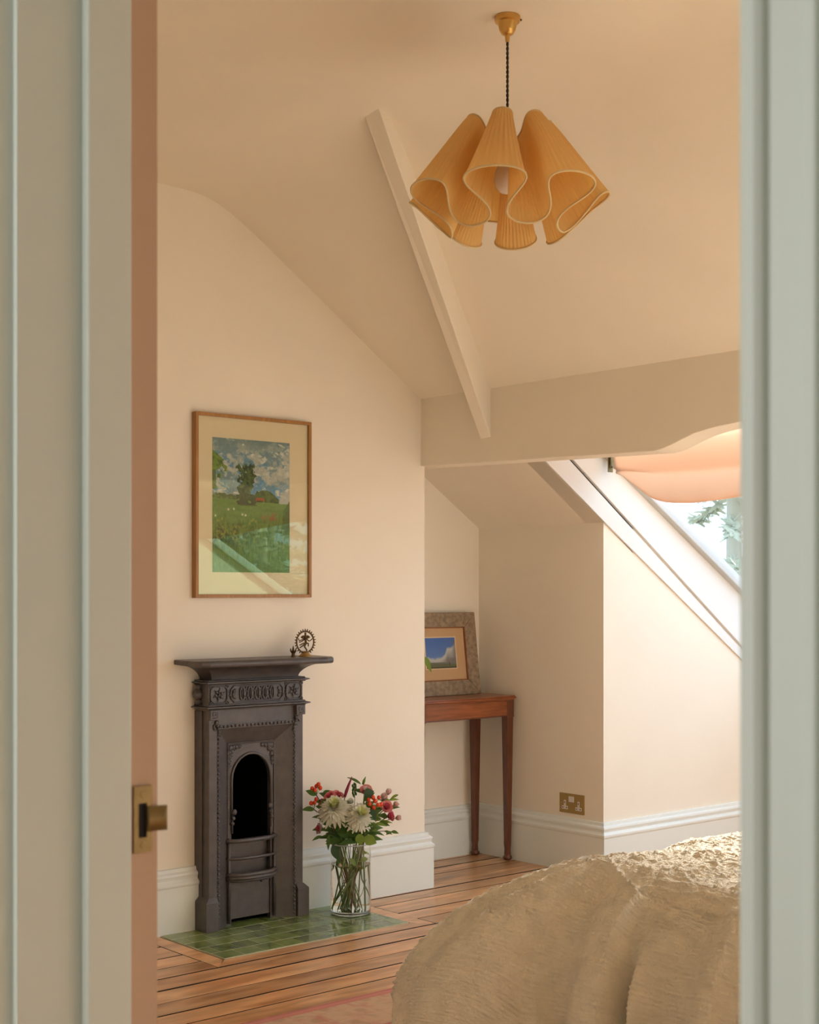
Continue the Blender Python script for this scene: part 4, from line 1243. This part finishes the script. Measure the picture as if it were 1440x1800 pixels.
def build_throw():
    XCo, YCo, ZT = 2.40, 2.10, 0.652
    sx = np.arange(1.52, 3.75, 0.0034)
    sy = np.arange(1.10, 2.85, 0.0036)
    SXg, SYg = np.meshgrid(sx, sy)
    ux = np.maximum(XCo - SXg, 0)          # beyond the foot edge
    uy = np.maximum(SYg - YCo, 0)          # beyond the far side edge
    d = np.hypot(ux, uy) + 1e-9
    nx, ny = -ux / d, uy / d
    corner = np.clip(2 * (ux * uy) / (d * d), 0, 1)          # 0 on straight edges, 1 on the diagonal
    a = 0.26 + 0.22 * corner ** 0.8                          # horizontal reach of the rounding
    b = 0.31
    L1 = (a + b) * 0.80
    psi = np.clip(d / L1, 0, 1) * PI / 2
    pw = 2.0 / (2.0 - 0.4 * corner)
    h = a * np.sin(psi) ** pw
    hang = np.maximum(d - L1, 0)
    z = ZT - b * (1 - np.clip(np.cos(psi), 0, 1) ** pw) - hang
    h = h + hang * 0.03
    w = np.clip(d / L1, 0, 1) ** 1.1                          # 0 on top, 1 hanging
    bx = np.where(ux > 0, XCo, SXg)
    by = np.where(uy > 0, YCo, SYg)
    # perimeter coordinate for the vertical folds
    per = np.where(d > 1e-6, 0, 0) + SYg - 0.0 * SXg
    ang = np.arctan2(uy, ux + 1e-9)
    per = np.where((ux > 0) & (uy > 0), YCo + 0.30 * ang, np.where(uy > 0, YCo + 0.30 * PI / 2 + (SXg - XCo), SYg))
    fold = 0.026 * np.sin(per * 2 * PI / 0.27 + 0.7 + 1.2 * fbm(per * 4, SXg * 2, 35, 2)) + 0.016 * np.sin(per * 2 * PI / 0.145 + 2.0 + 1.5 * SXg) + 0.045 * (fbm(per * 6, SXg * 2.0, 33, 2) - 0.5)
    disp = fold * w
    # one long crease running over the edge, and a second lesser one beside it
    def crease(y_edge, x_edge, k, hgt, drop, wl, wr_):
        hgt, drop = hgt * (0.45 + 0.55 * w), drop * (0.25 + 0.75 * w)
        yl = np.where(SXg < x_edge, y_edge - 0.12 * (x_edge - SXg), y_edge + k * (SXg - x_edge))
        q = (SYg - yl) / np.where(SXg < x_edge, 1.0, math.hypot(1, k))
        q = q + 0.012 * (fbm(SXg * 7, SYg * 3, 44, 2) - 0.5)
        return np.where(q > 0, hgt * np.exp(-q / wl), -drop * np.exp(q / wr_) + (hgt) * np.clip(1 + q / 0.02, 0, 1) ** 1.5)
    fade = np.clip((3.0 - SXg) / 0.5, 0, 1)
    disp = disp + crease(1.915, 2.26, 1.5, 0.040, 0.046, 0.12, 0.045) * fade * (0.45 + 0.55 * w) * np.clip((2.24 - SYg) / 0.14, 0, 1)
    disp = disp + crease(1.645, 2.22, 0.9, 0.018, 0.012, 0.06, 0.05) * np.clip((2.7 - SXg) / 0.4, 0, 1) * (0.2 + 0.8 * w)
    disp = disp + crease(2.12, 2.40, 0.6, 0.016, 0.006, 0.06, 0.06) * np.clip((2.9 - SXg) / 0.4, 0, 1) * (0.3 + 0.7 * w)
    # below the bed edge the left layer overlaps the right: a slit with a rolled hem beside it
    ql = SYg - (1.915 - 0.12 * (2.26 - SXg)) + 0.006 * (fbm(SXg * 9, SYg * 2, 46, 2) - 0.5)
    low = np.clip((2.17 - SXg) / 0.12, 0, 1)
    disp = disp - 0.050 * low * np.exp(-((ql + 0.024) / 0.013) ** 2) + 0.022 * low * np.exp(-((ql + 0.060) / 0.017) ** 2)
    # rumples on top, running across the bed
    qx, qy = SXg * 0.757 - SYg * 0.653, SXg * 0.653 + SYg * 0.757
    top_w = (1 - w)
    rum = 0.024 * (fbm(qx * 2.0 + 1.0 * fbm(qx * 2, qy * 3, 5, 2), qy * 8, 51, 1) - 0.5) + 0.020 * (fbm(qx * 1.2, qy * 4.5, 61, 2) - 0.5)
    disp = disp + rum * (0.25 + 0.75 * top_w) * np.clip((SXg - 2.0) / 0.4, 0.2, 1)
    # chunky boucle rows with uneven nubs; rows lie across the throw
    row = SXg / 0.0096 + 0.35 * fbm(SYg * 9, SXg * 9, 71, 2) * 2
    nub = 0.5 + 0.5 * np.sin(row * 2 * PI)
    ri = np.floor(row - 0.75)
    nv_ = vnoise(SYg / 0.0085 + 0.37 * ri, ri * 3.0, 81)
    nv2 = vnoise(SYg / 0.03, ri * 2.0, 83)
    disp = disp + 0.0075 * nub * (0.15 + 0.85 * nv_) * (0.5 + nv2) + 0.0012 * (fbm(SXg * 170, SYg * 170, 91, 2) - 0.5)
    # displacement along the draped normal
    nh = np.sin(psi); nz = np.cos(psi)
    ox = np.where(d > 1e-6, nx, 0) * nh
    oy = np.where(d > 1e-6, ny, 0) * nh
    Xo = bx + nx * h + ox * disp
    Yo = by + ny * h + oy * disp
    Zo = z + nz * disp
    V = np.stack([Xo, Yo, Zo], -1).reshape(-1, 3)
    nr, nc = SXg.shape
    idx = np.arange(nr * nc).reshape(nr, nc)
    F = np.stack([idx[:-1, :-1], idx[:-1, 1:], idx[1:, 1:], idx[1:, :-1]], -1).reshape(-1, 4)
    # leave out what would hang below the bed rail
    zc_ = z.reshape(-1)
    keep = (zc_[F] > 0.17).all(1)
    F = F[keep]
    used = np.unique(F)
    remap = np.zeros(len(V), np.int64)
    remap[used] = np.arange(len(used))
    V, F = V[used], remap[F]
    me = bpy.data.meshes.new('throw')
    me.vertices.add(len(V)); me.vertices.foreach_set('co', V.astype(np.float32).ravel())
    me.loops.add(len(F) * 4); me.loops.foreach_set('vertex_index', F.astype(np.int32).ravel())
    me.polygons.add(len(F))
    me.polygons.foreach_set('loop_start', np.arange(0, len(F) * 4, 4, dtype=np.int32))
    me.update(calc_edges=True)
    me.validate()
    me.polygons.foreach_set('use_smooth', [True] * len(me.polygons))
    me.materials.append(M_throw)
    o = bpy.data.objects.new('throw', me)
    COL.objects.link(o)
    o['label'] = 'cream chunky woven throw draped over the foot of the bed'
    o['category'] = 'blanket'
    # loose fibres standing off the boucle
    rs = np.random.RandomState(5)
    nrm = np.zeros(len(V) * 3, np.float32)
    me.vertices.foreach_get('normal', nrm)
    nrm = nrm.reshape(-1, 3)
    if nrm[:, 2].mean() < 0: nrm = -nrm
    pick = rs.choice(len(V), 26000, replace=False)
    p0 = V[pick]
    d = nrm[pick] * 0.9 + rs.normal(0, 0.6, (len(pick), 3))
    d /= np.linalg.norm(d, axis=1)[:, None]
    sd = np.cross(d, rs.normal(0, 1, (len(pick), 3)))
    sd /= np.linalg.norm(sd, axis=1)[:, None]
    ln = rs.uniform(0.003, 0.009, (len(pick), 1))
    tri = np.stack([p0 - sd * 0.0004, p0 + sd * 0.0004, p0 + d * ln], 1).reshape(-1, 3)
    fm = bpy.data.meshes.new('fibres')
    fm.from_pydata(tri.tolist(), [], np.arange(len(tri)).reshape(-1, 3).tolist())
    fm.materials.append(M_throw)
    fo = bpy.data.objects.new('fibres', fm)
    COL.objects.link(fo)
    fo.parent = o
    fo['kind'] = 'stuff'
    return o
build_throw()

# ------------------------------------------------------------------ vase and flowers
VX, VY, VZ, VR, VH = 3.455, 4.355, 0.004, 0.0795, 0.272
va = thing('glass_vase', 'clear glass cylinder vase of water on the right end of the hearth', 'vase', (VX, VY, VZ))
wall_ = [(VR - 0.004, 0.012), (VR, 0.006), (VR, 0.02), (VR, VH - 0.002), (VR - 0.0015, VH), (VR - 0.003, VH - 0.002), (VR - 0.003, 0.02), (VR - 0.01, 0.016), (0.0005, 0.016)]
obj('glass', MB().lathe([(0.0005, 0.0), (VR - 0.006, 0.0), (VR, 0.004), (VR, VH - 0.001), (VR - 0.0015, VH)], (VX, VY, VZ), 48), M_vase, va, smooth=True, angle=40)
obj('rim', MB().tube([(VX + (VR - 0.001) * math.cos(t), VY + (VR - 0.001) * math.sin(t), VZ + VH) for t in np.linspace(0, 2 * PI, 49)[:-1]], 0.0020, 6, closed=True), mat('rim_highlight_glass', (0.80, 0.84, 0.80), 0.05, trans=0.45), va, smooth=True)  # pale half-opaque ring: the rim's highlight is put into its colour
obj('base_disc', MB().lathe([(0.0005, 0.001), (VR - 0.008, 0.001), (VR - 0.002, 0.005), (VR - 0.002, 0.012), (VR - 0.010, 0.016), (0.0005, 0.016)], (VX, VY, VZ), 40), mat('thick_glass_base', (0.93, 0.97, 0.95), 0.02, trans=1.0), va, smooth=True)
def water_mat():
    m = mat('water', (0.97, 0.99, 0.96), 0.0, trans=1.0)
    m.node_tree.nodes['Principled BSDF'].inputs['IOR'].default_value = 1.25
    return m
obj('water', MB().lathe([(0.0005, 0.017), (VR - 0.0035, 0.017), (VR - 0.0035, 0.192), (VR - 0.0045, 0.190), (0.0005, 0.190)], (VX, VY, VZ), 40), water_mat(), va, smooth=True, angle=30)

FWD = Vector((0.653, 0.757, 0)).normalized()
RGT = Vector((0.757, -0.653, 0)).normalized()
UPV = Vector((0, 0, 1))
def at(px, py, dd=0.0):
    """point at a place across (px, py in pixels of the photograph) and depth offset dd from the vase"""
    depth = VX * 0.653 + VY * 0.757 + dd
    k = depth / 2517
    p = FWD * depth + RGT * ((px - 720) * k)
    return Vector((p.x, p.y, 1.25 + (1040 - py) * k))
def bez(a, b, c, n=12):
    a, b, c = Vector(a), Vector(b), Vector(c)
    return [a * (1 - t) ** 2 + b * 2 * t * (1 - t) + c * t * t for t in np.linspace(0, 1, n)]
def foot(seed):
    rnd = random.Random(seed)
    a = rnd.uniform(0, 2 * PI); r = VR * rnd.uniform(0.2, 0.8)
    return Vector((VX + r * math.cos(a), VY + r * math.sin(a), VZ + 0.020))
def stem_path(head, seed, n=14):
    f = foot(seed)
    # stems cross in the vase: pass the rim on the side of the head
    o = Vector((head.x - VX, head.y - VY, 0))
    if o.length > 0.055: o = o.normalized() * 0.055
    r = Vector((VX, VY, VZ + VH - 0.005)) + o * random.Random(seed + 5).uniform(0.6, 1.0)
    f = Vector((VX, VY, f.z)) + Vector((f.x - VX, f.y - VY, 0)) * 0.5 - o * random.Random(seed + 9).uniform(0.1, 0.9)
    mid = [f + (r - f) * t for t in np.linspace(0, 1, n // 2)]
    top_ = bez(r, r + (r - f).normalized() * (head - r).length * 0.5, head, n // 2 + 1)[1:]
    return mid + top_
def frame(nrm):
    nrm = Vector(nrm).normalized()
    a = nrm.orthogonal().normalized()
    return a, nrm.cross(a), nrm
def petal(mb, c, d, nrm, length, width, cup=0.3, lift=0.0, n=4):
    d, nrm = Vector(d).normalized(), Vector(nrm).normalized()
    side = d.cross(nrm).normalized()
    vs = []
    for i in range(n):
        t = i / (n - 1)
        w = width * 0.5 * (0.35 + 0.65 * math.sin(PI * (0.12 + 0.78 * t)))
        if i == n - 1: w *= 0.5
        p = Vector(c) + d * (length * t) + nrm * (length * (lift * t - cup * t * t))
        vs += [p - side * w + nrm * w * 0.35, p, p + side * w + nrm * w * 0.35]
    fs = [(i * 3 + k, i * 3 + k + 1, (i + 1) * 3 + k + 1, (i + 1) * 3 + k) for i in range(n - 1) for k in (0, 1)]
    mb.add(vs, fs)
def add_leaf(parent, p, d, ln, wd, m, curl=0.3, upv=None):
    obj('leaf', leaf_mesh(p, d, upv or (-FWD * 0.6 + UPV * 0.6), ln, wd, curl, 0.22), m, parent, smooth=True)
def stem_leaves(parent, path, rnd, n, ln, wd, m, lo=0.62, hi=0.97):
    for k in range(n):
        i = int(len(path) * (lo + (hi - lo) * k / max(1, n - 1)))
        i = min(max(i, 1), len(path) - 1)
        t = (path[i] - path[i - 1]).normalized()
        s = rnd.choice((-1, 1)) if n < 3 else (1 if k % 2 else -1)
        d = t * 0.4 + RGT * s * rnd.uniform(0.5, 1.0) - FWD * rnd.uniform(-0.2, 0.6) + UPV * rnd.uniform(-0.35, 0.25)
        add_leaf(parent, path[i], d, ln * rnd.uniform(0.75, 1.15), wd * rnd.uniform(0.8, 1.15), m, rnd.uniform(0.15, 0.5))
def flower_thing(name, label, cat, head, seed, group=None, r=0.0022, m=None):
    path = stem_path(head, seed)
    t = thing(name, label, cat, tuple(path[0]), group)
    obj('stem', MB().tube(path, r, 7), m or M_stem, t, smooth=True)
    return t, path, random.Random(seed)

def chrysanthemum(label, head, nrm, R, seed):
    t, path, rnd = flower_thing('chrysanthemum', label, 'flower', head, seed, 'white chrysanthemums', 0.003)
    a, b, n = frame(nrm)
    mb, mc = MB(), MB()
    rings = [(22, 0.98, -0.12, 0.34, 0.0), (26, 1.0, 0.08, 0.30, 0.002), (26, 0.94, 0.28, 0.32, 0.004), (24, 0.84, 0.50, 0.32, 0.006), (22, 0.70, 0.75, 0.28, 0.008), (20, 0.56, 1.0, 0.2, 0.010), (16, 0.44, 1.35, 0.1, 0.012)]
    for ri, (cnt, ln, lift, cup, off) in enumerate(rings):
        for k in range(cnt):
            th = 2 * PI * (k + 0.5 * (ri % 2)) / cnt + rnd.uniform(-0.08, 0.08)
            d = a * math.cos(th) + b * math.sin(th)
            petal(mb, head + n * off, d, n, R * ln * rnd.uniform(0.86, 1.08), R * 0.25, cup * rnd.uniform(0.7, 1.2), lift + rnd.uniform(-0.08, 0.08), 5)
    mc.sphere(head + n * (R * 0.26), R * 0.2, 10, 6)
    for cnt, ln, lift, off in ((14, 0.36, 1.2, 0.013), (12, 0.30, 1.7, 0.014), (8, 0.24, 2.4, 0.015)):
        for k in range(cnt):
            th = 2 * PI * k / cnt + rnd.uniform(-0.2, 0.2)
            petal(mc, head + n * off, a * math.cos(th) + b * math.sin(th), n, R * ln, R * 0.15, -0.1, lift, 4)
    obj('petals', mb, M_petal_white, t, smooth=True)
    obj('flower_centre', mc, M_petal_lime, t, smooth=True, label='lime green centre')
    stem_leaves(t, path, rnd, 4, 0.07, 0.035, M_leaf, 0.55, 0.85)
chrysanthemum('larger white chrysanthemum with lime centre on the left of the bouquet', at(589, 1425, -0.055), -FWD * 0.62 + UPV * 0.85 - RGT * 0.1, 0.068, 11)
chrysanthemum('white chrysanthemum with drooping petals at front centre of the bouquet', at(632, 1436, -0.060), -FWD * 0.72 + UPV * 0.62 + RGT * 0.25, 0.062, 12)

def rose(label, head, nrm, R, seed, m, m_in=None, name='pink_rose', leaves=2, open_=1.0):
    t, path, rnd = flower_thing(name, label, 'flower', head - Vector(nrm).normalized() * R * 0.7, seed, 'pink blooms in the vase')
    a, b, n = frame(nrm)
    c = head - n * R * 0.7
    mb, mi = MB(), MB()
    for ri, (cnt, ln, lift, cup) in enumerate(((6, 1.15, 0.75 / open_, 0.15), (5, 1.05, 1.15 / open_, 0.25))):
        for k in range(cnt):
            th = 2 * PI * (k + 0.5 * ri) / cnt + rnd.uniform(-0.15, 0.15)
            petal(mb, c, a * math.cos(th) + b * math.sin(th), n, R * ln * 0.85, R * 1.15, cup, lift * rnd.uniform(0.85, 1.2), 5)
    for ri, (cnt, ln, lift) in enumerate(((5, 0.62, 1.9), (4, 0.45, 2.7))):
        for k in range(cnt):
            th = 2 * PI * (k + 0.5 * ri) / cnt + rnd.uniform(-0.2, 0.2)
            petal(mi, c + n * R * 0.1, a * math.cos(th) + b * math.sin(th), n, R * ln * 0.8, R * 0.8, 0.1, lift, 4)
    obj('outer_petals', mb, m, t, smooth=True)
    obj('inner_petals', mi, m_in or M_petal_rose, t, smooth=True)  # default inner colour is deeper, in place of shade between petals
    ms = MB()
    for k in range(5):
        th = 2 * PI * k / 5
        petal(ms, c - n * 0.002, a * math.cos(th) + b * math.sin(th), n, R * 0.6, R * 0.28, 0.2, 0.6, 4)
    obj('sepals', ms, M_leaf, t, smooth=True)
    if leaves: stem_leaves(t, path, rnd, leaves, 0.05, 0.024, M_leaf, 0.7, 0.95)
rose('coral pink bloom at upper left of the bouquet', at(580, 1399, -0.02), -FWD * 0.6 + UPV * 0.8 - RGT * 0.2, 0.026, 21, M_petal_pink)
rose('coral pink bloom behind the left chrysanthemum', at(594, 1397, 0.015), -FWD * 0.4 + UPV * 0.9 + RGT * 0.1, 0.026, 22, M_petal_pink, M_petal_rose)
rose('coral pink bloom at top right of the bouquet', at(644, 1388, 0.0), -FWD * 0.6 + UPV * 0.7 + RGT * 0.2, 0.027, 23, M_petal_pink, M_petal_pale)
rose('coral pink bloom at the right of the berry cluster', at(680, 1418, -0.02), -FWD * 0.7 + UPV * 0.5 + RGT * 0.3, 0.027, 24, M_petal_pink)
rose('deep rose bloom low on the right of the bouquet', at(688, 1434, 0.0), -FWD * 0.3 + UPV * 0.3 + RGT * 0.8, 0.023, 25, M_petal_rose, leaves=3)
rose('deep rose bloom leaning out low on the left', at(560, 1456, -0.01), -RGT * 0.9 - FWD * 0.4 + UPV * 0.15, 0.024, 26, M_petal_pale, M_petal_rose, leaves=3)
rose('small dusky pink bloom at the far left', at(566, 1411, 0.01), -RGT * 0.7 - FWD * 0.4 + UPV * 0.5, 0.020, 27, M_petal_rose, M_petal_pink)

def bud(label, head, nrm, R, seed, m, leaves=1):
    t, path, rnd = flower_thing('pink_bud', label, 'flower', head - Vector(nrm).normalized() * R, seed, 'pale pink buds', 0.0014)
    a, b, n = frame(nrm)
    c = head - n * R
    mb = MB()
    for ri, (cnt, ln, lift) in enumerate(((5, 1.0, 1.5), (4, 0.85, 2.3), (3, 0.7, 3.2))):
        for k in range(cnt):
            th = 2 * PI * (k + 0.5 * ri) / cnt
            petal(mb, c, a * math.cos(th) + b * math.sin(th), n, R * ln * 0.62, R * 0.95, 0.25, lift, 4)
    obj('petals', mb, m, t, smooth=True)
    ms = MB()
    for k in range(4):
        th = 2 * PI * k / 4 + 0.4
        petal(ms, c, a * math.cos(th) + b * math.sin(th), n, R * 0.5, R * 0.3, 0.1, 1.1, 4)
    obj('sepals', ms, M_leaf_light, t, smooth=True)
    if leaves: stem_leaves(t, path, rnd, leaves, 0.04, 0.016, M_leaf_light, 0.8, 0.97)
bud('pale mauve bud at the upper right of the bouquet', at(676, 1398, 0.01), -FWD * 0.3 + UPV * 0.8 + RGT * 0.3, 0.024, 31, M_petal_pale)
bud('pale pink bud topmost on the right', at(684, 1389, 0.02), UPV * 0.9 + RGT * 0.3, 0.020, 32, M_petal_pale)
bud('pale pink bud at the right edge above the lowest bud', at(698, 1412, 0.0), UPV * 0.5 + RGT * 0.7, 0.019, 33, M_petal_pale)
bud('pale pink bud lowest on the right edge', at(703, 1437, 0.0), UPV * 0.2 + RGT * 0.9, 0.019, 34, M_petal_pale)
bud('cream half-open bud between the chrysanthemums', at(616, 1407, 0.01), UPV * 0.9 - FWD * 0.3, 0.022, 35, M_petal_white)

def berries(label, spots, seed, R=0.0080):
    hd = sum(spots, Vector()) / len(spots) - UPV * 0.03
    t, path, rnd = flower_thing('berry_sprig', label, 'berries', hd, seed, 'orange-red berry sprigs', 0.0018, M_bark)
    tw = MB()
    for s in spots:
        tw.tube(bez(hd, (hd + s) * 0.5 + UPV * 0.004, s - UPV * R * 0.8, 5), 0.001, 5)
    obj('twigs', tw, M_stem, t, smooth=True)
    for s in spots:
        b_ = obj('berry', MB().sphere(s, R * rnd.uniform(0.92, 1.1), 14, 9, (1, 1, 1.12)), M_berry, t, smooth=True)
        obj('calyx', MB().lathe([(R * 0.7, -R * 0.75), (R * 0.85, -R * 0.95), (0.001, -R * 1.1)], tuple(s), 6), M_leaf_light, b_)
    stem_leaves(t, path, rnd, 5, 0.045, 0.024, M_leaf, 0.6, 0.98)
berries('orange-red berry sprig at the upper left of the bouquet', [at(x, y, z) for x, y, z in ((549, 1386, -0.03), (554, 1389, -0.04), (556, 1382, -0.02), (560, 1379, -0.03), (563, 1385, -0.03))], 41)
berries('orange-red berry sprig lower on the left edge', [at(x, y, z) for x, y, z in ((547, 1412, -0.03), (553, 1411, -0.04), (556, 1405, -0.03))], 42)
berries('large orange-red berry cluster right of centre', [at(x, y, z) for x, y, z in ((648, 1406, -0.05), (656, 1402, -0.05), (666, 1402, -0.05), (660, 1408, -0.06), (650, 1413, -0.06), (657, 1420, -0.06), (665, 1415, -0.06), (670, 1414, -0.05), (641, 1420, -0.05))], 43, 0.0082)

# magenta flower spike with drooping leaf tip
t, path, rnd = flower_thing('flower_spike', 'dark magenta tapering flower spike at the top of the bouquet', 'flower', at(606, 1401, -0.01), 51)
obj('spike', MB().tube([at(606, 1401, -0.01), at(609, 1391, -0.01), at(613, 1380, -0.01), at(617, 1370, -0.01), at(619, 1365, -0.01)], [0.005, 0.0065, 0.005, 0.003, 0.001], 9), M_spike, t, smooth=True)
add_leaf(t, at(632, 1376, 0.0), at(622, 1366, 0.0) - at(632, 1376, 0.0) - UPV * 0.004, 0.05, 0.010, M_leaf, 0.6)
t, path, rnd = flower_thing('bud_sprig', 'upright green sprig of tiny buds behind the flower spike', 'foliage', at(624, 1376, 0.01), 52, None, 0.0012)
mb = MB()
for k in range(14):
    p_ = at(623 + 3 * math.sin(k * 2.4), 1378 + k * 1.6, 0.01)
    mb.sphere(p_, 0.0052, 7, 5, (0.8, 0.8, 1.3))
obj('buds', mb, M_leaf, t, smooth=True)
t, path, rnd = flower_thing('lily_bud', 'green pointed closed bud at the top of the bouquet', 'flower', at(639, 1377, 0.02), 53)
obj('bud_tip', MB().tube([at(638, 1379, 0.02), at(640, 1373, 0.02), at(643, 1365, 0.02)], [0.004, 0.006, 0.0008], 8), M_leaf_light, t, smooth=True)
add_leaf(t, at(634, 1378, 0.015), at(617, 1365, 0.015) - at(634, 1378, 0.015), 0.055, 0.012, M_leaf, 0.35)

# foliage sprigs
def sprig(label, head, seed, n, ln, wd, m, lo=0.55):
    t, path, rnd = flower_thing('leaf_sprig', label, 'foliage', head, seed, 'leafy sprigs in the vase', 0.0015)
    stem_leaves(t, path, rnd, n, ln, wd, m, lo, 0.99)
    return t
sprig('leafy sprig reaching out low to the right', at(688, 1462, -0.02), 61, 8, 0.038, 0.016, M_leaf, 0.6)
sprig('leafy sprig with long leaves at the right edge', at(700, 1397, 0.02), 62, 7, 0.042, 0.014, M_leaf_light, 0.6)
sprig('leafy sprig among the berries', at(640, 1408, 0.0), 63, 8, 0.05, 0.028, M_leaf, 0.55)
sprig('dark leafy sprig at the back left', at(568, 1398, 0.02), 64, 8, 0.05, 0.026, M_leaf, 0.55)
sprig('dark leafy sprig low on the left', at(566, 1470, -0.02), 65, 7, 0.036, 0.018, M_leaf, 0.5)
sprig('leafy sprig beneath the chrysanthemums', at(610, 1452, -0.045), 66, 10, 0.05, 0.026, M_leaf, 0.45)
sprig('leafy sprig at the right above the vase rim', at(660, 1448, -0.03), 67, 9, 0.045, 0.02, M_leaf_light, 0.5)
sprig('dark leafy sprig filling the middle of the bouquet', at(600, 1420, 0.03), 68, 9, 0.06, 0.032, M_leaf, 0.5)
sprig('dark leafy sprig filling the right of the bouquet', at(655, 1425, 0.03), 69, 9, 0.06, 0.03, M_leaf, 0.5)
# the broad single leaves
def broad(label, p, d, ln, wd, m, seed):
    t, path, rnd = flower_thing('broad_leaf', label, 'foliage', p, seed, None, 0.0013)
    obj('leaf', leaf_mesh(p, d, -FWD, ln, wd, 0.15, 0.12, 9), m, t, smooth=True)
broad('broad bright green leaf over the front of the vase rim', at(632, 1466, -0.085), RGT * 0.1 - UPV * 0.9, 0.045, 0.036, M_leaf_light, 71)
broad('broad yellow-green leaf over the right of the vase rim', at(641, 1472, -0.07), RGT * 0.85 - UPV * 0.45, 0.052, 0.042, M_leaf_light, 72)
broad('broad blue-green leaf below the berry cluster', at(648, 1424, -0.07), RGT * 0.5 - UPV * 0.75, 0.048, 0.042, M_leaf_blue, 73)
broad('broad blue-green leaf above the berry cluster', at(640, 1396, -0.03), RGT * 0.7 + UPV * 0.2, 0.04, 0.036, M_leaf_blue, 74)
broad('broad dark leaf tucked inside the left of the vase', at(586, 1484, -0.05), RGT * 0.35 - UPV * 0.9, 0.075, 0.040, M_leaf_blue, 75)
broad('narrow dark leaf hanging outside the left of the vase', at(578, 1468, -0.05), -RGT * 0.05 - UPV, 0.06, 0.014, M_leaf, 76)
# brown woody twig standing in the water
tw = thing('woody_twig', 'reddish-brown twig standing in the water of the vase', 'twig', tuple(at(617, 1603, -0.02)))
obj('stem', MB().tube([at(617, 1603, -0.03), at(620, 1570, -0.03), at(624, 1540, -0.02), at(632, 1515, -0.01), at(640, 1480, 0.0)], 0.0026, 7), M_bark, tw, smooth=True)
obj('side_twig', MB().tube([at(622, 1590, -0.01), at(634, 1570, -0.02), at(640, 1545, -0.01)], 0.001, 5), M_bark, tw)
# stripped stems and crushed leaves in the water
for k, (xa, ya, xb, yb, r_) in enumerate(((584, 1598, 604, 1520, 0.0032), (586, 1592, 625, 1535, 0.0022), (610, 1600, 622, 1530, 0.0024), (624, 1602, 622, 1520, 0.0026), (638, 1600, 636, 1525, 0.0032), (650, 1590, 632, 1545, 0.0022), (646, 1598, 640, 1530, 0.0026), (582, 1562, 596, 1525, 0.0015), (608, 1590, 600, 1520, 0.0028))):
    sm = thing('bare_stem', 'bare green stem standing in the water of the vase', 'stem', tuple(at(xa, ya, -0.01)), 'bare stems in the water')
    z_ = -0.05 + 0.012 * k
    obj('stem', MB().tube([at(xa, min(ya, 1602), z_), at((xa + xb) / 2, (ya + yb) / 2, z_), at(xb, yb, z_), at(xb + (xb - xa) * 0.25, 1485, z_ * 0.8)], r_, 7), M_stem, sm, smooth=True)
    if k % 2 == 0:
        for j in range(3):
            q_ = at(xb + random.uniform(-8, 14), 1500 + 10 * j, z_ * 0.8)
            add_leaf(sm, q_, Vector((random.uniform(-1, 1), random.uniform(-1, 1), random.uniform(-0.9, 0.2))), 0.042, 0.022, M_leaf_light, 0.4)

# ------------------------------------------------------------------ outside: lawn and a conifer
struct('ground', MB().box(-30, 60, -40, 60, -6.2, -6.0), M_lawn, 'garden lawn below the window')
def conifer(x, y, h, seed, label):
    rnd = random.Random(seed)
    t = thing('conifer', label, 'tree', (x, y, -6))
    obj('trunk', MB().tube([(x, y, -6), (x + 0.05, y, -6 + h * 0.5), (x, y, -6 + h)], [0.16, 0.11, 0.03], 9), M_trunk, t, smooth=True)
    mb, br = MB(), MB()
    z = -2.5
    while z < -6 + h - 0.2:
        fr = 1 - (z + 3) / (h - 3)
        for k in range(5):
            a = rnd.uniform(0, 2 * PI)
            ln = (0.5 + 2.0 * fr) * rnd.uniform(0.6, 1.1)
            d = Vector((math.cos(a), math.sin(a), rnd.uniform(-0.35, 0.05)))
            p0 = Vector((x, y, z + rnd.uniform(-0.2, 0.2)))
            br.tube([p0, p0 + d * ln], [0.03, 0.008], 5)
            for j in range(int(26 * ln)):
                p = p0 + d * ln * rnd.uniform(0.25, 1.0)
                for q in range(4):
                    dd = Vector((rnd.uniform(-1, 1), rnd.uniform(-1, 1), rnd.uniform(-0.9, 0.4))).normalized()
                    sd = dd.orthogonal().normalized() * 0.03
                    e_ = p + dd * rnd.uniform(0.08, 0.18)
                    mb.add([p - sd, p + sd, e_ + sd * 0.4, e_ - sd * 0.4], [(0, 1, 2, 3)])
        z += rnd.uniform(0.35, 0.6)
    obj('branches', br, M_trunk, t, kind='stuff')
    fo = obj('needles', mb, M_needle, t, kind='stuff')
conifer(13.4, 9.92, 12.5, 3, 'conifer outside the roof window, its colour paled for haze')
conifer(9.5, -4.6, 9.4, 4, 'conifer in the garden nearest the house')
conifer(11.0, -8.2, 9.8, 5, 'conifer in the garden in the middle of three')
conifer(14.5, -11.5, 11.0, 6, 'conifer in the garden farthest from the house')
